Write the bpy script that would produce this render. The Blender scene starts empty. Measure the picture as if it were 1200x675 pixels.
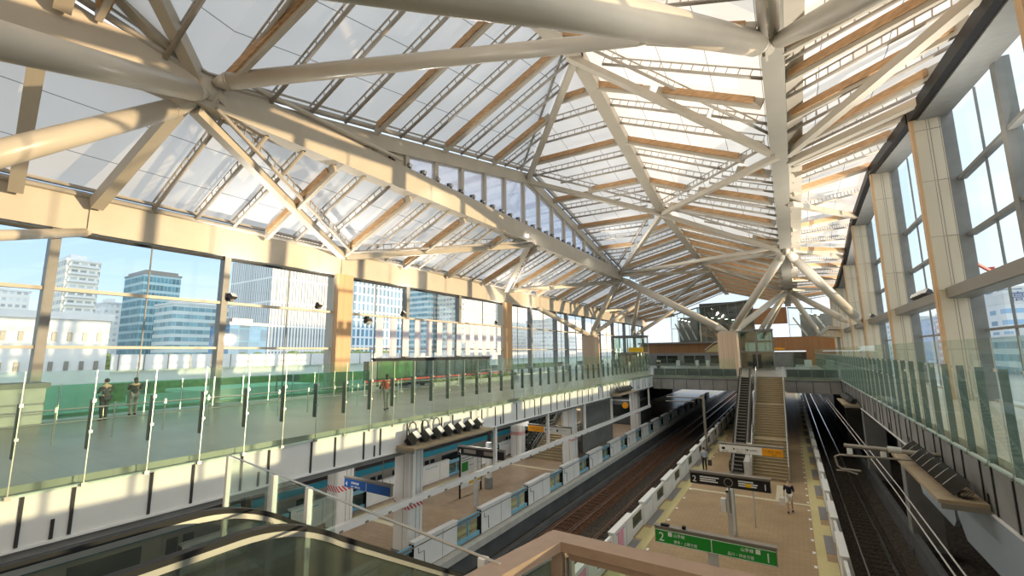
import bpy, math, random
from mathutils import Vector, Matrix, Quaternion
random.seed(7)
PI = math.pi
scene = bpy.context.scene
COL = scene.collection
V = Vector
ORD = ['first','second','third','fourth','fifth','sixth','seventh','eighth','ninth','tenth','eleventh','twelfth','thirteenth','fourteenth','fifteenth','sixteenth','seventeenth','eighteenth','nineteenth','twentieth']
TENS = {2:'twenty',3:'thirty',4:'forty',5:'fifty',6:'sixty'}
def ordw(n):                       # 1-based ordinal word
    if n <= 20: return ORD[n-1]
    t, u = divmod(n, 10)
    if u == 0: return {3:'thirtieth',4:'fortieth',5:'fiftieth',6:'sixtieth'}[t]
    return TENS[t] + '-' + ORD[u-1]

# ------------------------------------------------------------------ materials
def mat(name, col, rough=0.6, metal=0.0, var=0.06, scale=3.0, spec=0.4, bump=0.0, stretch=(1,1,1)):
    m = bpy.data.materials.new(name); m.use_nodes = True
    nt = m.node_tree; b = nt.nodes['Principled BSDF']
    b.inputs['Roughness'].default_value = rough
    b.inputs['Metallic'].default_value = metal
    b.inputs['Specular IOR Level'].default_value = spec
    tc = nt.nodes.new('ShaderNodeTexCoord'); mp = nt.nodes.new('ShaderNodeMapping')
    mp.inputs['Scale'].default_value = stretch
    nz = nt.nodes.new('ShaderNodeTexNoise'); nz.inputs['Scale'].default_value = scale
    nz.inputs['Detail'].default_value = 3
    rp = nt.nodes.new('ShaderNodeMapRange')
    rp.inputs['From Min'].default_value = 0.3; rp.inputs['From Max'].default_value = 0.7
    rp.inputs['To Min'].default_value = 1-var; rp.inputs['To Max'].default_value = 1+var
    mx = nt.nodes.new('ShaderNodeVectorMath'); mx.operation = 'SCALE'
    mx.inputs[0].default_value = col[:3]
    nt.links.new(tc.outputs['Object'], mp.inputs[0]); nt.links.new(mp.outputs[0], nz.inputs['Vector'])
    nt.links.new(nz.outputs['Fac'], rp.inputs['Value']); nt.links.new(rp.outputs[0], mx.inputs['Scale'])
    nt.links.new(mx.outputs[0], b.inputs['Base Color'])
    if bump:
        bp = nt.nodes.new('ShaderNodeBump'); bp.inputs['Strength'].default_value = bump
        nt.links.new(nz.outputs['Fac'], bp.inputs['Height']); nt.links.new(bp.outputs[0], b.inputs['Normal'])
    return m

def glass_mat(name, tint, refl=0.08, rough=0.02, haze=0.0, hazecol=(1,1,1), fr=0.35):
    """thin architectural glass: tinted see-through sheet with a fresnel gloss and a little surface haze"""
    m = bpy.data.materials.new(name); m.use_nodes = True
    nt = m.node_tree; nt.nodes.clear()
    out = nt.nodes.new('ShaderNodeOutputMaterial')
    tr = nt.nodes.new('ShaderNodeBsdfTransparent'); tr.inputs[0].default_value = (*tint, 1)
    gl = nt.nodes.new('ShaderNodeBsdfGlossy'); gl.inputs['Roughness'].default_value = rough
    gl.inputs[0].default_value = (1,1,1,1)
    lw = nt.nodes.new('ShaderNodeLayerWeight'); lw.inputs['Blend'].default_value = 0.25
    ml = nt.nodes.new('ShaderNodeMath'); ml.operation = 'MULTIPLY_ADD'
    ml.inputs[1].default_value = fr; ml.inputs[2].default_value = refl
    mx = nt.nodes.new('ShaderNodeMixShader')
    nt.links.new(lw.outputs['Fresnel'], ml.inputs[0]); nt.links.new(ml.outputs[0], mx.inputs[0])
    nt.links.new(tr.outputs[0], mx.inputs[1]); nt.links.new(gl.outputs[0], mx.inputs[2])
    last = mx
    if haze:
        df = nt.nodes.new('ShaderNodeBsdfDiffuse'); df.inputs[0].default_value = (*hazecol, 1)
        m2 = nt.nodes.new('ShaderNodeMixShader'); m2.inputs[0].default_value = haze
        nt.links.new(mx.outputs[0], m2.inputs[1]); nt.links.new(df.outputs[0], m2.inputs[2]); last = m2
    nt.links.new(last.outputs[0], out.inputs[0])
    return m

def membrane_mat(name, col, trans, seam=2.6):
    """white roof fabric: diffuse below, lets daylight through, thin welded seams along the hall"""
    m = bpy.data.materials.new(name); m.use_nodes = True
    nt = m.node_tree; nt.nodes.clear()
    out = nt.nodes.new('ShaderNodeOutputMaterial')
    geo = nt.nodes.new('ShaderNodeNewGeometry'); sx = nt.nodes.new('ShaderNodeSeparateXYZ')
    nt.links.new(geo.outputs['Position'], sx.inputs[0])
    md = nt.nodes.new('ShaderNodeMath'); md.operation = 'PINGPONG'; md.inputs[1].default_value = seam/2
    nt.links.new(sx.outputs['X'], md.inputs[0])
    cmp = nt.nodes.new('ShaderNodeMath'); cmp.operation = 'LESS_THAN'; cmp.inputs[1].default_value = 0.022
    nt.links.new(md.outputs[0], cmp.inputs[0])
    nz = nt.nodes.new('ShaderNodeTexNoise'); nz.inputs['Scale'].default_value = 0.35
    nt.links.new(geo.outputs['Position'], nz.inputs['Vector'])
    rp = nt.nodes.new('ShaderNodeMapRange'); rp.inputs['To Min'].default_value = 0.9; rp.inputs['To Max'].default_value = 1.06
    nt.links.new(nz.outputs['Fac'], rp.inputs['Value'])
    mixc = nt.nodes.new('ShaderNodeMix'); mixc.data_type = 'RGBA'
    mixc.inputs[6].default_value = (*col, 1); mixc.inputs[7].default_value = (0.25,0.25,0.25,1)
    nt.links.new(cmp.outputs[0], mixc.inputs[0])
    sc = nt.nodes.new('ShaderNodeVectorMath'); sc.operation = 'SCALE'
    nt.links.new(mixc.outputs[2], sc.inputs[0]); nt.links.new(rp.outputs[0], sc.inputs['Scale'])
    d = nt.nodes.new('ShaderNodeBsdfDiffuse'); t = nt.nodes.new('ShaderNodeBsdfTranslucent')
    nt.links.new(sc.outputs[0], d.inputs[0]); nt.links.new(sc.outputs[0], t.inputs[0])
    mx = nt.nodes.new('ShaderNodeMixShader'); mx.inputs[0].default_value = trans
    nt.links.new(d.outputs[0], mx.inputs[1]); nt.links.new(t.outputs[0], mx.inputs[2])
    nt.links.new(mx.outputs[0], out.inputs[0])
    return m

def emit_mat(name, col, s):
    m = bpy.data.materials.new(name); m.use_nodes = True
    b = m.node_tree.nodes['Principled BSDF']
    b.inputs['Base Color'].default_value = (*col,1)
    b.inputs['Emission Color'].default_value = (*col,1); b.inputs['Emission Strength'].default_value = s
    return m

def facade_mat(name, wall, glass, fx, fz, wx=0.6, wz=0.55, rough=0.3, haze=0.0, hz=(0.8,0.88,0.95), axis='XY'):
    """window grid laid over a tower: fx, fz = bay and storey size, wx, wz = share that is glass"""
    m = bpy.data.materials.new(name); m.use_nodes = True
    nt = m.node_tree; b = nt.nodes['Principled BSDF']
    tc = nt.nodes.new('ShaderNodeTexCoord'); s = nt.nodes.new('ShaderNodeSeparateXYZ')
    nt.links.new(tc.outputs['Object'], s.inputs[0])
    def cell(sock, size, share):
        a = nt.nodes.new('ShaderNodeMath'); a.operation='DIVIDE'; a.inputs[1].default_value=size
        nt.links.new(sock, a.inputs[0])
        f = nt.nodes.new('ShaderNodeMath'); f.operation='FRACT'; nt.links.new(a.outputs[0], f.inputs[0])
        l = nt.nodes.new('ShaderNodeMath'); l.operation='LESS_THAN'; l.inputs[1].default_value=share
        nt.links.new(f.outputs[0], l.inputs[0]); return l.outputs[0], a.outputs[0]
    add = nt.nodes.new('ShaderNodeMath'); add.operation='ADD'
    nt.links.new(s.outputs['X'], add.inputs[0]); nt.links.new(s.outputs['Y'], add.inputs[1])
    hx, ax = cell(add.outputs[0], fx, wx); hzz, az = cell(s.outputs['Z'], fz, wz)
    mu = nt.nodes.new('ShaderNodeMath'); mu.operation='MULTIPLY'
    nt.links.new(hx, mu.inputs[0]); nt.links.new(hzz, mu.inputs[1])
    # each pane its own tone
    fl1 = nt.nodes.new('ShaderNodeMath'); fl1.operation='FLOOR'; nt.links.new(ax, fl1.inputs[0])
    fl2 = nt.nodes.new('ShaderNodeMath'); fl2.operation='FLOOR'; nt.links.new(az, fl2.inputs[0])
    cb = nt.nodes.new('ShaderNodeCombineXYZ'); nt.links.new(fl1.outputs[0], cb.inputs[0]); nt.links.new(fl2.outputs[0], cb.inputs[1])
    wn = nt.nodes.new('ShaderNodeTexWhiteNoise'); nt.links.new(cb.outputs[0], wn.inputs[0])
    rp = nt.nodes.new('ShaderNodeMapRange'); rp.inputs['To Min'].default_value=0.7; rp.inputs['To Max'].default_value=1.35
    nt.links.new(wn.outputs['Value'], rp.inputs['Value'])
    g = nt.nodes.new('ShaderNodeVectorMath'); g.operation='SCALE'; g.inputs[0].default_value = glass
    nt.links.new(rp.outputs[0], g.inputs['Scale'])
    mix = nt.nodes.new('ShaderNodeMix'); mix.data_type='RGBA'; mix.inputs[6].default_value=(*wall,1)
    nt.links.new(mu.outputs[0], mix.inputs[0]); nt.links.new(g.outputs[0], mix.inputs[7])
    nt.links.new(mix.outputs[2], b.inputs['Base Color'])
    ro = nt.nodes.new('ShaderNodeMapRange'); ro.inputs['To Min'].default_value=0.7; ro.inputs['To Max'].default_value=max(rough,.55)
    nt.links.new(mu.outputs[0], ro.inputs['Value']); nt.links.new(ro.outputs[0], b.inputs['Roughness'])
    return m

def wood_mat(name, col, col2, board=0.22, rough=0.55, along='Z', across='SUM'):
    """boards running along one axis, each its own tone, with fine grain"""
    m = bpy.data.materials.new(name); m.use_nodes = True
    nt = m.node_tree; b = nt.nodes['Principled BSDF']; b.inputs['Roughness'].default_value = rough
    tc = nt.nodes.new('ShaderNodeTexCoord'); s = nt.nodes.new('ShaderNodeSeparateXYZ'); nt.links.new(tc.outputs['Object'], s.inputs[0])
    a = nt.nodes.new('ShaderNodeMath'); a.operation='ADD'
    o = [k for k in 'XYZ' if k != along]
    nt.links.new(s.outputs[o[0]], a.inputs[0]); nt.links.new(s.outputs[o[1]], a.inputs[1])
    d = nt.nodes.new('ShaderNodeMath'); d.operation='DIVIDE'; d.inputs[1].default_value=board; nt.links.new(a.outputs[0], d.inputs[0])
    f = nt.nodes.new('ShaderNodeMath'); f.operation='FLOOR'; nt.links.new(d.outputs[0], f.inputs[0])
    wn = nt.nodes.new('ShaderNodeTexWhiteNoise'); wn.noise_dimensions='1D'; nt.links.new(f.outputs[0], wn.inputs['W'])
    mp = nt.nodes.new('ShaderNodeMapping'); sc = [14,14,14]; sc['XYZ'.index(along)] = 0.8
    mp.inputs['Scale'].default_value = sc; nt.links.new(tc.outputs['Object'], mp.inputs[0])
    nz = nt.nodes.new('ShaderNodeTexNoise'); nz.inputs['Scale'].default_value=1.5; nt.links.new(mp.outputs[0], nz.inputs['Vector'])
    ad = nt.nodes.new('ShaderNodeMath'); ad.operation='MULTIPLY_ADD'; ad.inputs[1].default_value=0.5; nt.links.new(wn.outputs['Value'], ad.inputs[0])
    hf = nt.nodes.new('ShaderNodeMath'); hf.operation='MULTIPLY'; hf.inputs[1].default_value=0.5; nt.links.new(nz.outputs['Fac'], hf.inputs[0])
    nt.links.new(hf.outputs[0], ad.inputs[2])
    mix = nt.nodes.new('ShaderNodeMix'); mix.data_type='RGBA'; mix.inputs[6].default_value=(*col,1); mix.inputs[7].default_value=(*col2,1)
    nt.links.new(ad.outputs[0], mix.inputs[0])
    fr = nt.nodes.new('ShaderNodeMath'); fr.operation='FRACT'; nt.links.new(d.outputs[0], fr.inputs[0])
    lt = nt.nodes.new('ShaderNodeMath'); lt.operation='LESS_THAN'; lt.inputs[1].default_value=0.05; nt.links.new(fr.outputs[0], lt.inputs[0])
    m2 = nt.nodes.new('ShaderNodeMix'); m2.data_type='RGBA'; m2.inputs[7].default_value=(col[0]*.45,col[1]*.42,col[2]*.4,1)
    nt.links.new(lt.outputs[0], m2.inputs[0]); nt.links.new(mix.outputs[2], m2.inputs[6])
    nt.links.new(m2.outputs[2], b.inputs['Base Color'])
    return m

def tile_mat(name, c1, c2, mortar, sx, sy, rough=0.6):
    m = bpy.data.materials.new(name); m.use_nodes = True
    nt = m.node_tree; b = nt.nodes['Principled BSDF']; b.inputs['Roughness'].default_value = rough
    geo = nt.nodes.new('ShaderNodeNewGeometry')
    br = nt.nodes.new('ShaderNodeTexBrick'); br.inputs['Scale'].default_value = 1
    br.inputs['Brick Width'].default_value = sx; br.inputs['Row Height'].default_value = sy
    br.inputs['Mortar Size'].default_value = 0.012
    br.inputs['Color1'].default_value=(*c1,1); br.inputs['Color2'].default_value=(*c2,1); br.inputs['Mortar'].default_value=(*mortar,1)
    nz = nt.nodes.new('ShaderNodeTexNoise'); nz.inputs['Scale'].default_value=0.5; nz.inputs['Detail'].default_value=4
    nt.links.new(geo.outputs['Position'], br.inputs['Vector']); nt.links.new(geo.outputs['Position'], nz.inputs['Vector'])
    rp = nt.nodes.new('ShaderNodeMapRange'); rp.inputs['From Min'].default_value=.3; rp.inputs['From Max'].default_value=.7
    rp.inputs['To Min'].default_value=.86; rp.inputs['To Max'].default_value=1.12
    nt.links.new(nz.outputs['Fac'], rp.inputs['Value'])
    sc = nt.nodes.new('ShaderNodeVectorMath'); sc.operation='SCALE'
    nt.links.new(br.outputs['Color'], sc.inputs[0]); nt.links.new(rp.outputs[0], sc.inputs['Scale'])
    nt.links.new(sc.outputs[0], b.inputs['Base Color'])
    return m

def stripe_mat(name, ca, cb, size, rough=0.5):
    """diagonal hazard tape"""
    m = bpy.data.materials.new(name); m.use_nodes = True
    nt = m.node_tree; b = nt.nodes['Principled BSDF']; b.inputs['Roughness'].default_value = rough
    tc = nt.nodes.new('ShaderNodeTexCoord'); s = nt.nodes.new('ShaderNodeSeparateXYZ'); nt.links.new(tc.outputs['Object'], s.inputs[0])
    a = nt.nodes.new('ShaderNodeMath'); a.operation='ADD'; nt.links.new(s.outputs['Y'], a.inputs[0]); nt.links.new(s.outputs['Z'], a.inputs[1])
    a2 = nt.nodes.new('ShaderNodeMath'); a2.operation='ADD'; nt.links.new(a.outputs[0], a2.inputs[0]); nt.links.new(s.outputs['X'], a2.inputs[1])
    d = nt.nodes.new('ShaderNodeMath'); d.operation='DIVIDE'; d.inputs[1].default_value=size; nt.links.new(a2.outputs[0], d.inputs[0])
    f = nt.nodes.new('ShaderNodeMath'); f.operation='FRACT'; nt.links.new(d.outputs[0], f.inputs[0])
    l = nt.nodes.new('ShaderNodeMath'); l.operation='LESS_THAN'; l.inputs[1].default_value=.5; nt.links.new(f.outputs[0], l.inputs[0])
    mix = nt.nodes.new('ShaderNodeMix'); mix.data_type='RGBA'; mix.inputs[6].default_value=(*ca,1); mix.inputs[7].default_value=(*cb,1)
    nt.links.new(l.outputs[0], mix.inputs[0]); nt.links.new(mix.outputs[2], b.inputs['Base Color'])
    return m

M = {}
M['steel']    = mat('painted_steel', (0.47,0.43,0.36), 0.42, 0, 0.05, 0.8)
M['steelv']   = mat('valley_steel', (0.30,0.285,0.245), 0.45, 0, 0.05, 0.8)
M['tube']     = mat('painted_tube', (0.52,0.48,0.41), 0.33, 0, 0.04, 0.8, 0.5)
M['steel_dk'] = mat('grey_steel', (0.20,0.205,0.20), 0.45, 0, 0.08, 2)
M['ladder']   = mat('purlin_steel', (0.40,0.37,0.33), 0.45, 0, 0.05, 1.5)
M['timber']   = mat('cedar_board', (0.46,0.285,0.15), 0.6, 0, 0.22, 2.2, 0.25, 0, (1,1,6))
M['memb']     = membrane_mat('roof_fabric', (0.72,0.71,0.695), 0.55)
M['memb_sun']   = membrane_mat('roof_fabric_sunlit', (0.83,0.785,0.72), 0.60)  # same fabric, sunlight on the right slopes put into its creamier colour
M['clad']     = wood_mat('pale_cladding', (0.55,0.49,0.38), (0.64,0.58,0.46), 0.55)
M['edgewood'] = wood_mat('cedar_edge', (0.52,0.32,0.16), (0.60,0.40,0.22), 0.13)
M['colwood']  = wood_mat('pink_beige_boards', (0.52,0.38,0.27), (0.60,0.45,0.33), 0.30)
M['brownwood']= wood_mat('brown_panelling', (0.34,0.16,0.065), (0.44,0.22,0.09), 0.30)
M['railwood'] = mat('bronze_rail', (0.27,0.18,0.122), 0.5, 0, 0.08, 8)
M['glass_w']  = glass_mat('window_glass', (0.94,0.97,0.975), 0.01, 0.02, 0, (1,1,1), 0.15)
M['glass_g']  = glass_mat('green_balustrade_glass', (0.88,0.945,0.905), 0.012, 0.02, 0.010, (0.72,0.90,0.82), 0.22)
M['glass_r']  = glass_mat('pale_green_balustrade_glass', (0.905,0.96,0.935), 0.012, 0.02, 0.012, (0.78,0.92,0.86), 0.18)
M['glass_gg'] = glass_mat('deep_green_glass', (0.52,0.80,0.66), 0.02, 0.02, 0.05, (0.40,0.75,0.58), 0.2)
M['glass_e']  = glass_mat('escalator_glass', (0.36,0.40,0.35), 0.06, 0.05, 0.16, (0.20,0.22,0.19), 0.25)
M['glass_d']  = glass_mat('dark_green_glass', (0.30,0.42,0.36), 0.12, 0.03, 0.12, (0.16,0.22,0.18))
M['glass_c']  = glass_mat('clerestory_glass', (0.90,0.92,0.98), 0.04, 0.1, 0.25, (0.85,0.87,0.95))
M['white']    = mat('white_panel', (0.72,0.73,0.73), 0.45, 0, 0.03, 2)
M['whitec']   = mat('white_column', (0.75,0.75,0.74), 0.4, 0, 0.03, 2)
M['fascia']   = mat('fascia_panel', (0.66,0.67,0.66), 0.5, 0, 0.04, 1.2)
M['bluegrey'] = mat('blue_grey_panel', (0.26,0.31,0.36), 0.5, 0, 0.05, 1)
M['fin'] = mat('fin_post_steel', (0.07,0.10,0.095), 0.5, 0, 0.05, 2)
M['finr'] = mat('fin_post_teal', (0.10,0.155,0.15), 0.5, 0, 0.05, 2)
M['black']    = mat('black_rubber', (0.008,0.008,0.009), 0.5, 0, 0.1, 4, 0.2)
M['blackjoint']=mat('dark_joint', (0.03,0.03,0.03), 0.7, 0, 0.1, 4)
M['chrome']   = mat('brushed_metal', (0.50,0.49,0.47), 0.3, 0.85, 0.04, 10)
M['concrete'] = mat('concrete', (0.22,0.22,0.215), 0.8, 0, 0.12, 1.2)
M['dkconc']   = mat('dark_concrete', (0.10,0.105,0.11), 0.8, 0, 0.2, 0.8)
M['ballast']  = mat('ballast', (0.066,0.056,0.047), 0.95, 0, 0.55, 9, 0.1, 0.6)
M['rustbed']  = mat('rusty_ballast', (0.105,0.055,0.034), 0.95, 0, 0.5, 8, 0.1, 0.6)
M['rail']     = mat('rail_steel', (0.22,0.13,0.09), 0.4, 0.5, 0.2, 3)
M['railshine']= mat('polished_rail', (0.55,0.54,0.52), 0.22, 0.9, 0.06, 3)
M['sleeper']  = mat('sleeper', (0.085,0.048,0.032), 0.95, 0, 0.4, 6)
M['plat']     = tile_mat('platform_tile', (0.32,0.222,0.118), (0.37,0.26,0.145), (0.235,0.16,0.085), 0.42, 0.14)
M['platl']    = tile_mat('platform_tile_brown', (0.30,0.215,0.14), (0.35,0.255,0.17), (0.235,0.165,0.11), 0.6, 0.3, 0.35)
M['floor2']   = tile_mat('concourse_tile', (0.30,0.285,0.25), (0.325,0.31,0.27), (0.26,0.25,0.22), 1.2, 0.6, 0.32)
M['floor3']   = tile_mat('brightened_walkway_tile', (0.50,0.44,0.34), (0.54,0.48,0.37), (0.42,0.37,0.29), 1.2, 0.6, 0.35)  # lighter copy of the concourse tile, making up for missing light on the walkway
M['kerb']     = mat('platform_kerb', (0.46,0.46,0.44), 0.7, 0, 0.1, 2)
M['tactile']  = mat('tactile_paving', (0.52,0.46,0.23), 0.7, 0, 0.06, 12)
M['greypad']  = mat('grey_pad', (0.20,0.20,0.205), 0.7, 0, 0.05, 12)
M['paleline'] = mat('pale_line', (0.55,0.50,0.36), 0.7, 0, 0.05, 6)
M['stair']    = mat('stair_tread', (0.31,0.245,0.145), 0.65, 0, 0.08, 3)
M['stairnose']= mat('stair_nosing', (0.12,0.095,0.06), 0.7, 0, 0.05, 3)
M['escstep']  = mat('escalator_step', (0.05,0.05,0.052), 0.45, 0.4, 0.1, 6)
M['escline']  = mat('escalator_step_edge', (0.42,0.40,0.34), 0.45, 0.2, 0.05, 6)
M['skyblue']  = mat('sky_blue_trim', (0.19,0.42,0.56), 0.45, 0, 0.03, 3)
M['traingrey']= mat('train_body', (0.36,0.34,0.31), 0.32, 0.5, 0.04, 1)
M['trainblue']= mat('train_band', (0.025,0.25,0.36), 0.35, 0, 0.04, 1)
M['trainroof']= mat('train_roof', (0.30,0.29,0.28), 0.6, 0, 0.08, 1)
M['darkglass']= mat('dark_window', (0.015,0.02,0.022), 0.12, 0, 0.1, 1, 0.6)
M['sgreen']   = mat('sign_green', (0.02,0.27,0.035), 0.4, 0, 0.02, 2)
M['sblack']   = mat('sign_black', (0.010,0.010,0.012), 0.4, 0, 0.02, 2)
M['sorange']  = mat('sign_orange', (0.80,0.34,0.015), 0.45, 0, 0.02, 2)
M['syellow']  = mat('sign_yellow', (0.80,0.50,0.02), 0.45, 0, 0.02, 2)
M['sblue']    = mat('sign_blue', (0.015,0.075,0.27), 0.4, 0, 0.02, 2)
M['swhite']   = mat('sign_white', (0.78,0.78,0.76), 0.45, 0, 0.02, 2)
M['sgrey']    = mat('sign_case', (0.27,0.25,0.22), 0.4, 0.4, 0.05, 4)
M['lamp']     = mat('floodlight_body', (0.055,0.055,0.055), 0.45, 0.2, 0.1, 5)
M['lampw']    = mat('floodlight_pale', (0.36,0.34,0.31), 0.45, 0.2, 0.1, 5)
M['shelf']    = mat('lamp_shelf', (0.34,0.27,0.18), 0.6, 0, 0.08, 3)
M['tape']     = stripe_mat('hazard_tape', (0.75,0.72,0.70), (0.55,0.04,0.06), 0.22)
M['mural']    = mat('mural_dark', (0.018,0.032,0.042), 0.5, 0, 0.8, 0.9, 0.2)
M['muralgreen']=mat('mural_green', (0.015,0.11,0.025), 0.35, 0, 0.5, 1.2)
M['red']      = mat('red_belt', (0.55,0.05,0.05), 0.6)
M['banner']   = glass_mat('banner_fabric', (0.75,0.75,0.85), 0.0, 0.5, 0.72, (0.80,0.78,0.86))
M['leaf']     = mat('foliage', (0.20,0.25,0.08), 0.8, 0, 0.5, 1.5)
M['pink']     = mat('pink_graphic', (0.75,0.35,0.48), 0.5)
M['tube_on']  = emit_mat('fluorescent_tube', (1.0,0.97,0.90), 9.0)
M['skin']     = mat('skin', (0.55,0.35,0.25), 0.5)
M['hair']     = mat('hair', (0.015,0.012,0.010), 0.5)
M['navy']     = mat('navy_cloth', (0.015,0.017,0.035), 0.8)
M['whitecl']  = mat('white_cloth', (0.68,0.66,0.62), 0.8)
M['bluecl']   = mat('pale_blue_cloth', (0.36,0.42,0.52), 0.8)
M['redcl']    = mat('brick_red_cloth', (0.36,0.06,0.035), 0.8)
M['dkcl']     = mat('dark_cloth', (0.04,0.04,0.045), 0.8)
M['greycl']   = mat('grey_cloth', (0.25,0.25,0.24), 0.8)

# ------------------------------------------------------------------ mesh collecting
class MB:
    def __init__(s): s.v=[]; s.f=[]
    def add(s, vs, fs):
        o=len(s.v); s.v += [tuple(v) for v in vs]; s.f += [tuple(i+o for i in f) for f in fs]; return s
    def box(s, x0,x1,y0,y1,z0,z1):
        return s.add([(x0,y0,z0),(x1,y0,z0),(x1,y1,z0),(x0,y1,z0),(x0,y0,z1),(x1,y0,z1),(x1,y1,z1),(x0,y1,z1)],
            [(0,3,2,1),(4,5,6,7),(0,1,5,4),(1,2,6,5),(2,3,7,6),(3,0,4,7)])
    def beam(s, p, q, w, h, up=(0,0,1), off=0.0, side=0.0, w2=None, h2=None):
        """box bar from p to q; the line is the middle of its top face lowered by off; optional end taper"""
        p=V(p); q=V(q); d=(q-p).normalized(); u=V(up); sd=d.cross(u)
        if sd.length<1e-5: sd=V((1,0,0))
        sd.normalize(); u=sd.cross(d).normalized()
        w2=w if w2 is None else w2; h2=h if h2 is None else h2
        vs=[]
        for c,ww,hh in ((p,w,h),(q,w2,h2)):
            c=c-u*off+sd*side
            vs += [c-sd*ww/2-u*hh, c+sd*ww/2-u*hh, c+sd*ww/2, c-sd*ww/2]
        return s.add(vs, [(0,1,2,3),(7,6,5,4),(0,4,5,1),(1,5,6,2),(2,6,7,3),(3,7,4,0)])
    def tube(s, pts, r, n=12, cap=True):
        pts=[V(p) for p in pts]
        rs = r if isinstance(r,(list,tuple)) else [r]*len(pts)
        o=len(s.v); prev=None
        for i,p in enumerate(pts):
            d = (pts[min(i+1,len(pts)-1)]-pts[max(i-1,0)]).normalized()
            if prev is None:
                a = d.cross(V((0,0,1)));
                if a.length<1e-3: a=V((1,0,0))
            else: a = prev - d*prev.dot(d)
            a.normalize(); prev=a; b=d.cross(a)
            for k in range(n):
                t=2*PI*k/n; s.v.append(tuple(p+a*math.cos(t)*rs[i]+b*math.sin(t)*rs[i]))
        for i in range(len(pts)-1):
            for k in range(n):
                k2=(k+1)%n; s.f.append((o+i*n+k,o+(i+1)*n+k,o+(i+1)*n+k2,o+i*n+k2))
        if cap:
            s.f.append(tuple(o+k for k in range(n))); e=o+(len(pts)-1)*n
            s.f.append(tuple(e+n-1-k for k in range(n)))
        return s
    def cyl(s, x,y,z0,z1,r,n=24,r2=None): return s.tube([(x,y,z0),(x,y,z1)],[r, r if r2 is None else r2],n)
    def prism(s, poly, axis, a0, a1):
        """extrude a 2-D outline along an axis ('x': poly in (y,z), 'y': (x,z), 'z': (x,y))"""
        n=len(poly); mk={'x':lambda p,a:(a,p[0],p[1]),'y':lambda p,a:(p[0],a,p[1]),'z':lambda p,a:(p[0],p[1],a)}[axis]
        vs=[mk(p,a0) for p in poly]+[mk(p,a1) for p in poly]
        return s.add(vs,[tuple(range(n))[::-1],tuple(range(n,2*n))]+[(i,(i+1)%n,(i+1)%n+n,i+n) for i in range(n)])
    def poly(s, pts): return s.add(pts,[tuple(range(len(pts)))])
    def ball(s, c, rx, ry=None, rz=None, n=14, m=9):
        ry=rx if ry is None else ry; rz=rx if rz is None else rz; c=V(c); vs=[]; fs=[]
        for j in range(1,m):
            t=PI*j/m
            for i in range(n):
                a=2*PI*i/n; vs.append((c.x+rx*math.sin(t)*math.cos(a), c.y+ry*math.sin(t)*math.sin(a), c.z+rz*math.cos(t)))
        top=len(vs); vs.append((c.x,c.y,c.z+rz)); bot=len(vs); vs.append((c.x,c.y,c.z-rz))
        for j in range(m-2):
            for i in range(n):
                i2=(i+1)%n; fs.append((j*n+i,(j+1)*n+i,(j+1)*n+i2,j*n+i2))
        for i in range(n):
            i2=(i+1)%n; fs.append((top,i,i2)); fs.append((bot,(m-2)*n+i2,(m-2)*n+i))
        return s.add(vs,fs)

def world_loc(o):
    l=V((0,0,0))
    while o is not None: l=l+o.location; o=o.parent
    return l
def obj(name, mb, m, parent=None, loc=None, smooth=False, bevel=0.0):
    """one mesh object; vertices are given in world coordinates"""
    base = V(loc) if loc is not None else (world_loc(parent) if parent else V((0,0,0)))
    if loc is None and parent is None and mb.v:
        xs=[v[0] for v in mb.v]; ys=[v[1] for v in mb.v]; zs=[v[2] for v in mb.v]
        base=V(((min(xs)+max(xs))/2,(min(ys)+max(ys))/2,min(zs)))
    me=bpy.data.meshes.new(name)
    me.from_pydata([(v[0]-base.x,v[1]-base.y,v[2]-base.z) for v in mb.v],[],mb.f)
    me.materials.append(m); me.validate(); me.update()
    if smooth:
        me.polygons.foreach_set('use_smooth',[len(p.vertices)==4 or len(p.vertices)==3 for p in me.polygons])
    o=bpy.data.objects.new(name,me); COL.objects.link(o)
    if parent is not None:
        o.parent=parent; o.location = base-world_loc(parent)
    else: o.location=base
    if bevel:
        bv=o.modifiers.new('bevel','BEVEL'); bv.width=bevel; bv.segments=2; bv.limit_method='ANGLE'
    return o
def tag(o, label=None, cat=None, group=None, kind=None):
    if label: o['label']=label
    if cat: o['category']=cat
    if group: o['group']=group
    if kind: o['kind']=kind
    return o
def thing(name, label, cat, loc=(0,0,0), group=None):
    o=bpy.data.objects.new(name,None); COL.objects.link(o); o.location=loc; o.empty_display_size=.2
    return tag(o,label,cat,group)
def struct(name, mb, m, label=None, parent=None, **k):
    o=obj(name,mb,m,parent,**k)
    if parent is None: tag(o,label,'structure',None,'structure')
    return o
def copy_tree(o, parent=None, name=None):
    c=o.copy(); COL.objects.link(c)
    if parent is not None: c.parent=parent
    for ch in list(o.children): copy_tree(ch,c)
    return c
def text_part(name, body, size, m, parent, origin, xdir, updir, align='LEFT', extrude=0.004):
    """lettering as a thin raised mesh standing on a sign face"""
    cu=bpy.data.curves.new(name,'FONT'); cu.body=body; cu.size=size; cu.extrude=extrude; cu.align_x=align; cu.resolution_u=3
    t=bpy.data.objects.new(name+'_tmp',cu); COL.objects.link(t)
    dg=bpy.context.evaluated_depsgraph_get(); dg.update()
    me=bpy.data.meshes.new_from_object(t.evaluated_get(dg)); 
    bpy.data.objects.remove(t); bpy.data.curves.remove(cu)
    x=V(xdir).normalized(); u=V(updir).normalized(); n=x.cross(u)
    base=world_loc(parent); mt=Matrix(((x.x,u.x,n.x),(x.y,u.y,n.y),(x.z,u.z,n.z))).to_4x4(); mt.translation=V(origin)-base
    me.transform(mt); me.materials.clear(); me.materials.append(m)
    o=bpy.data.objects.new(name,me); COL.objects.link(o); o.parent=parent
    return o
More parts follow.
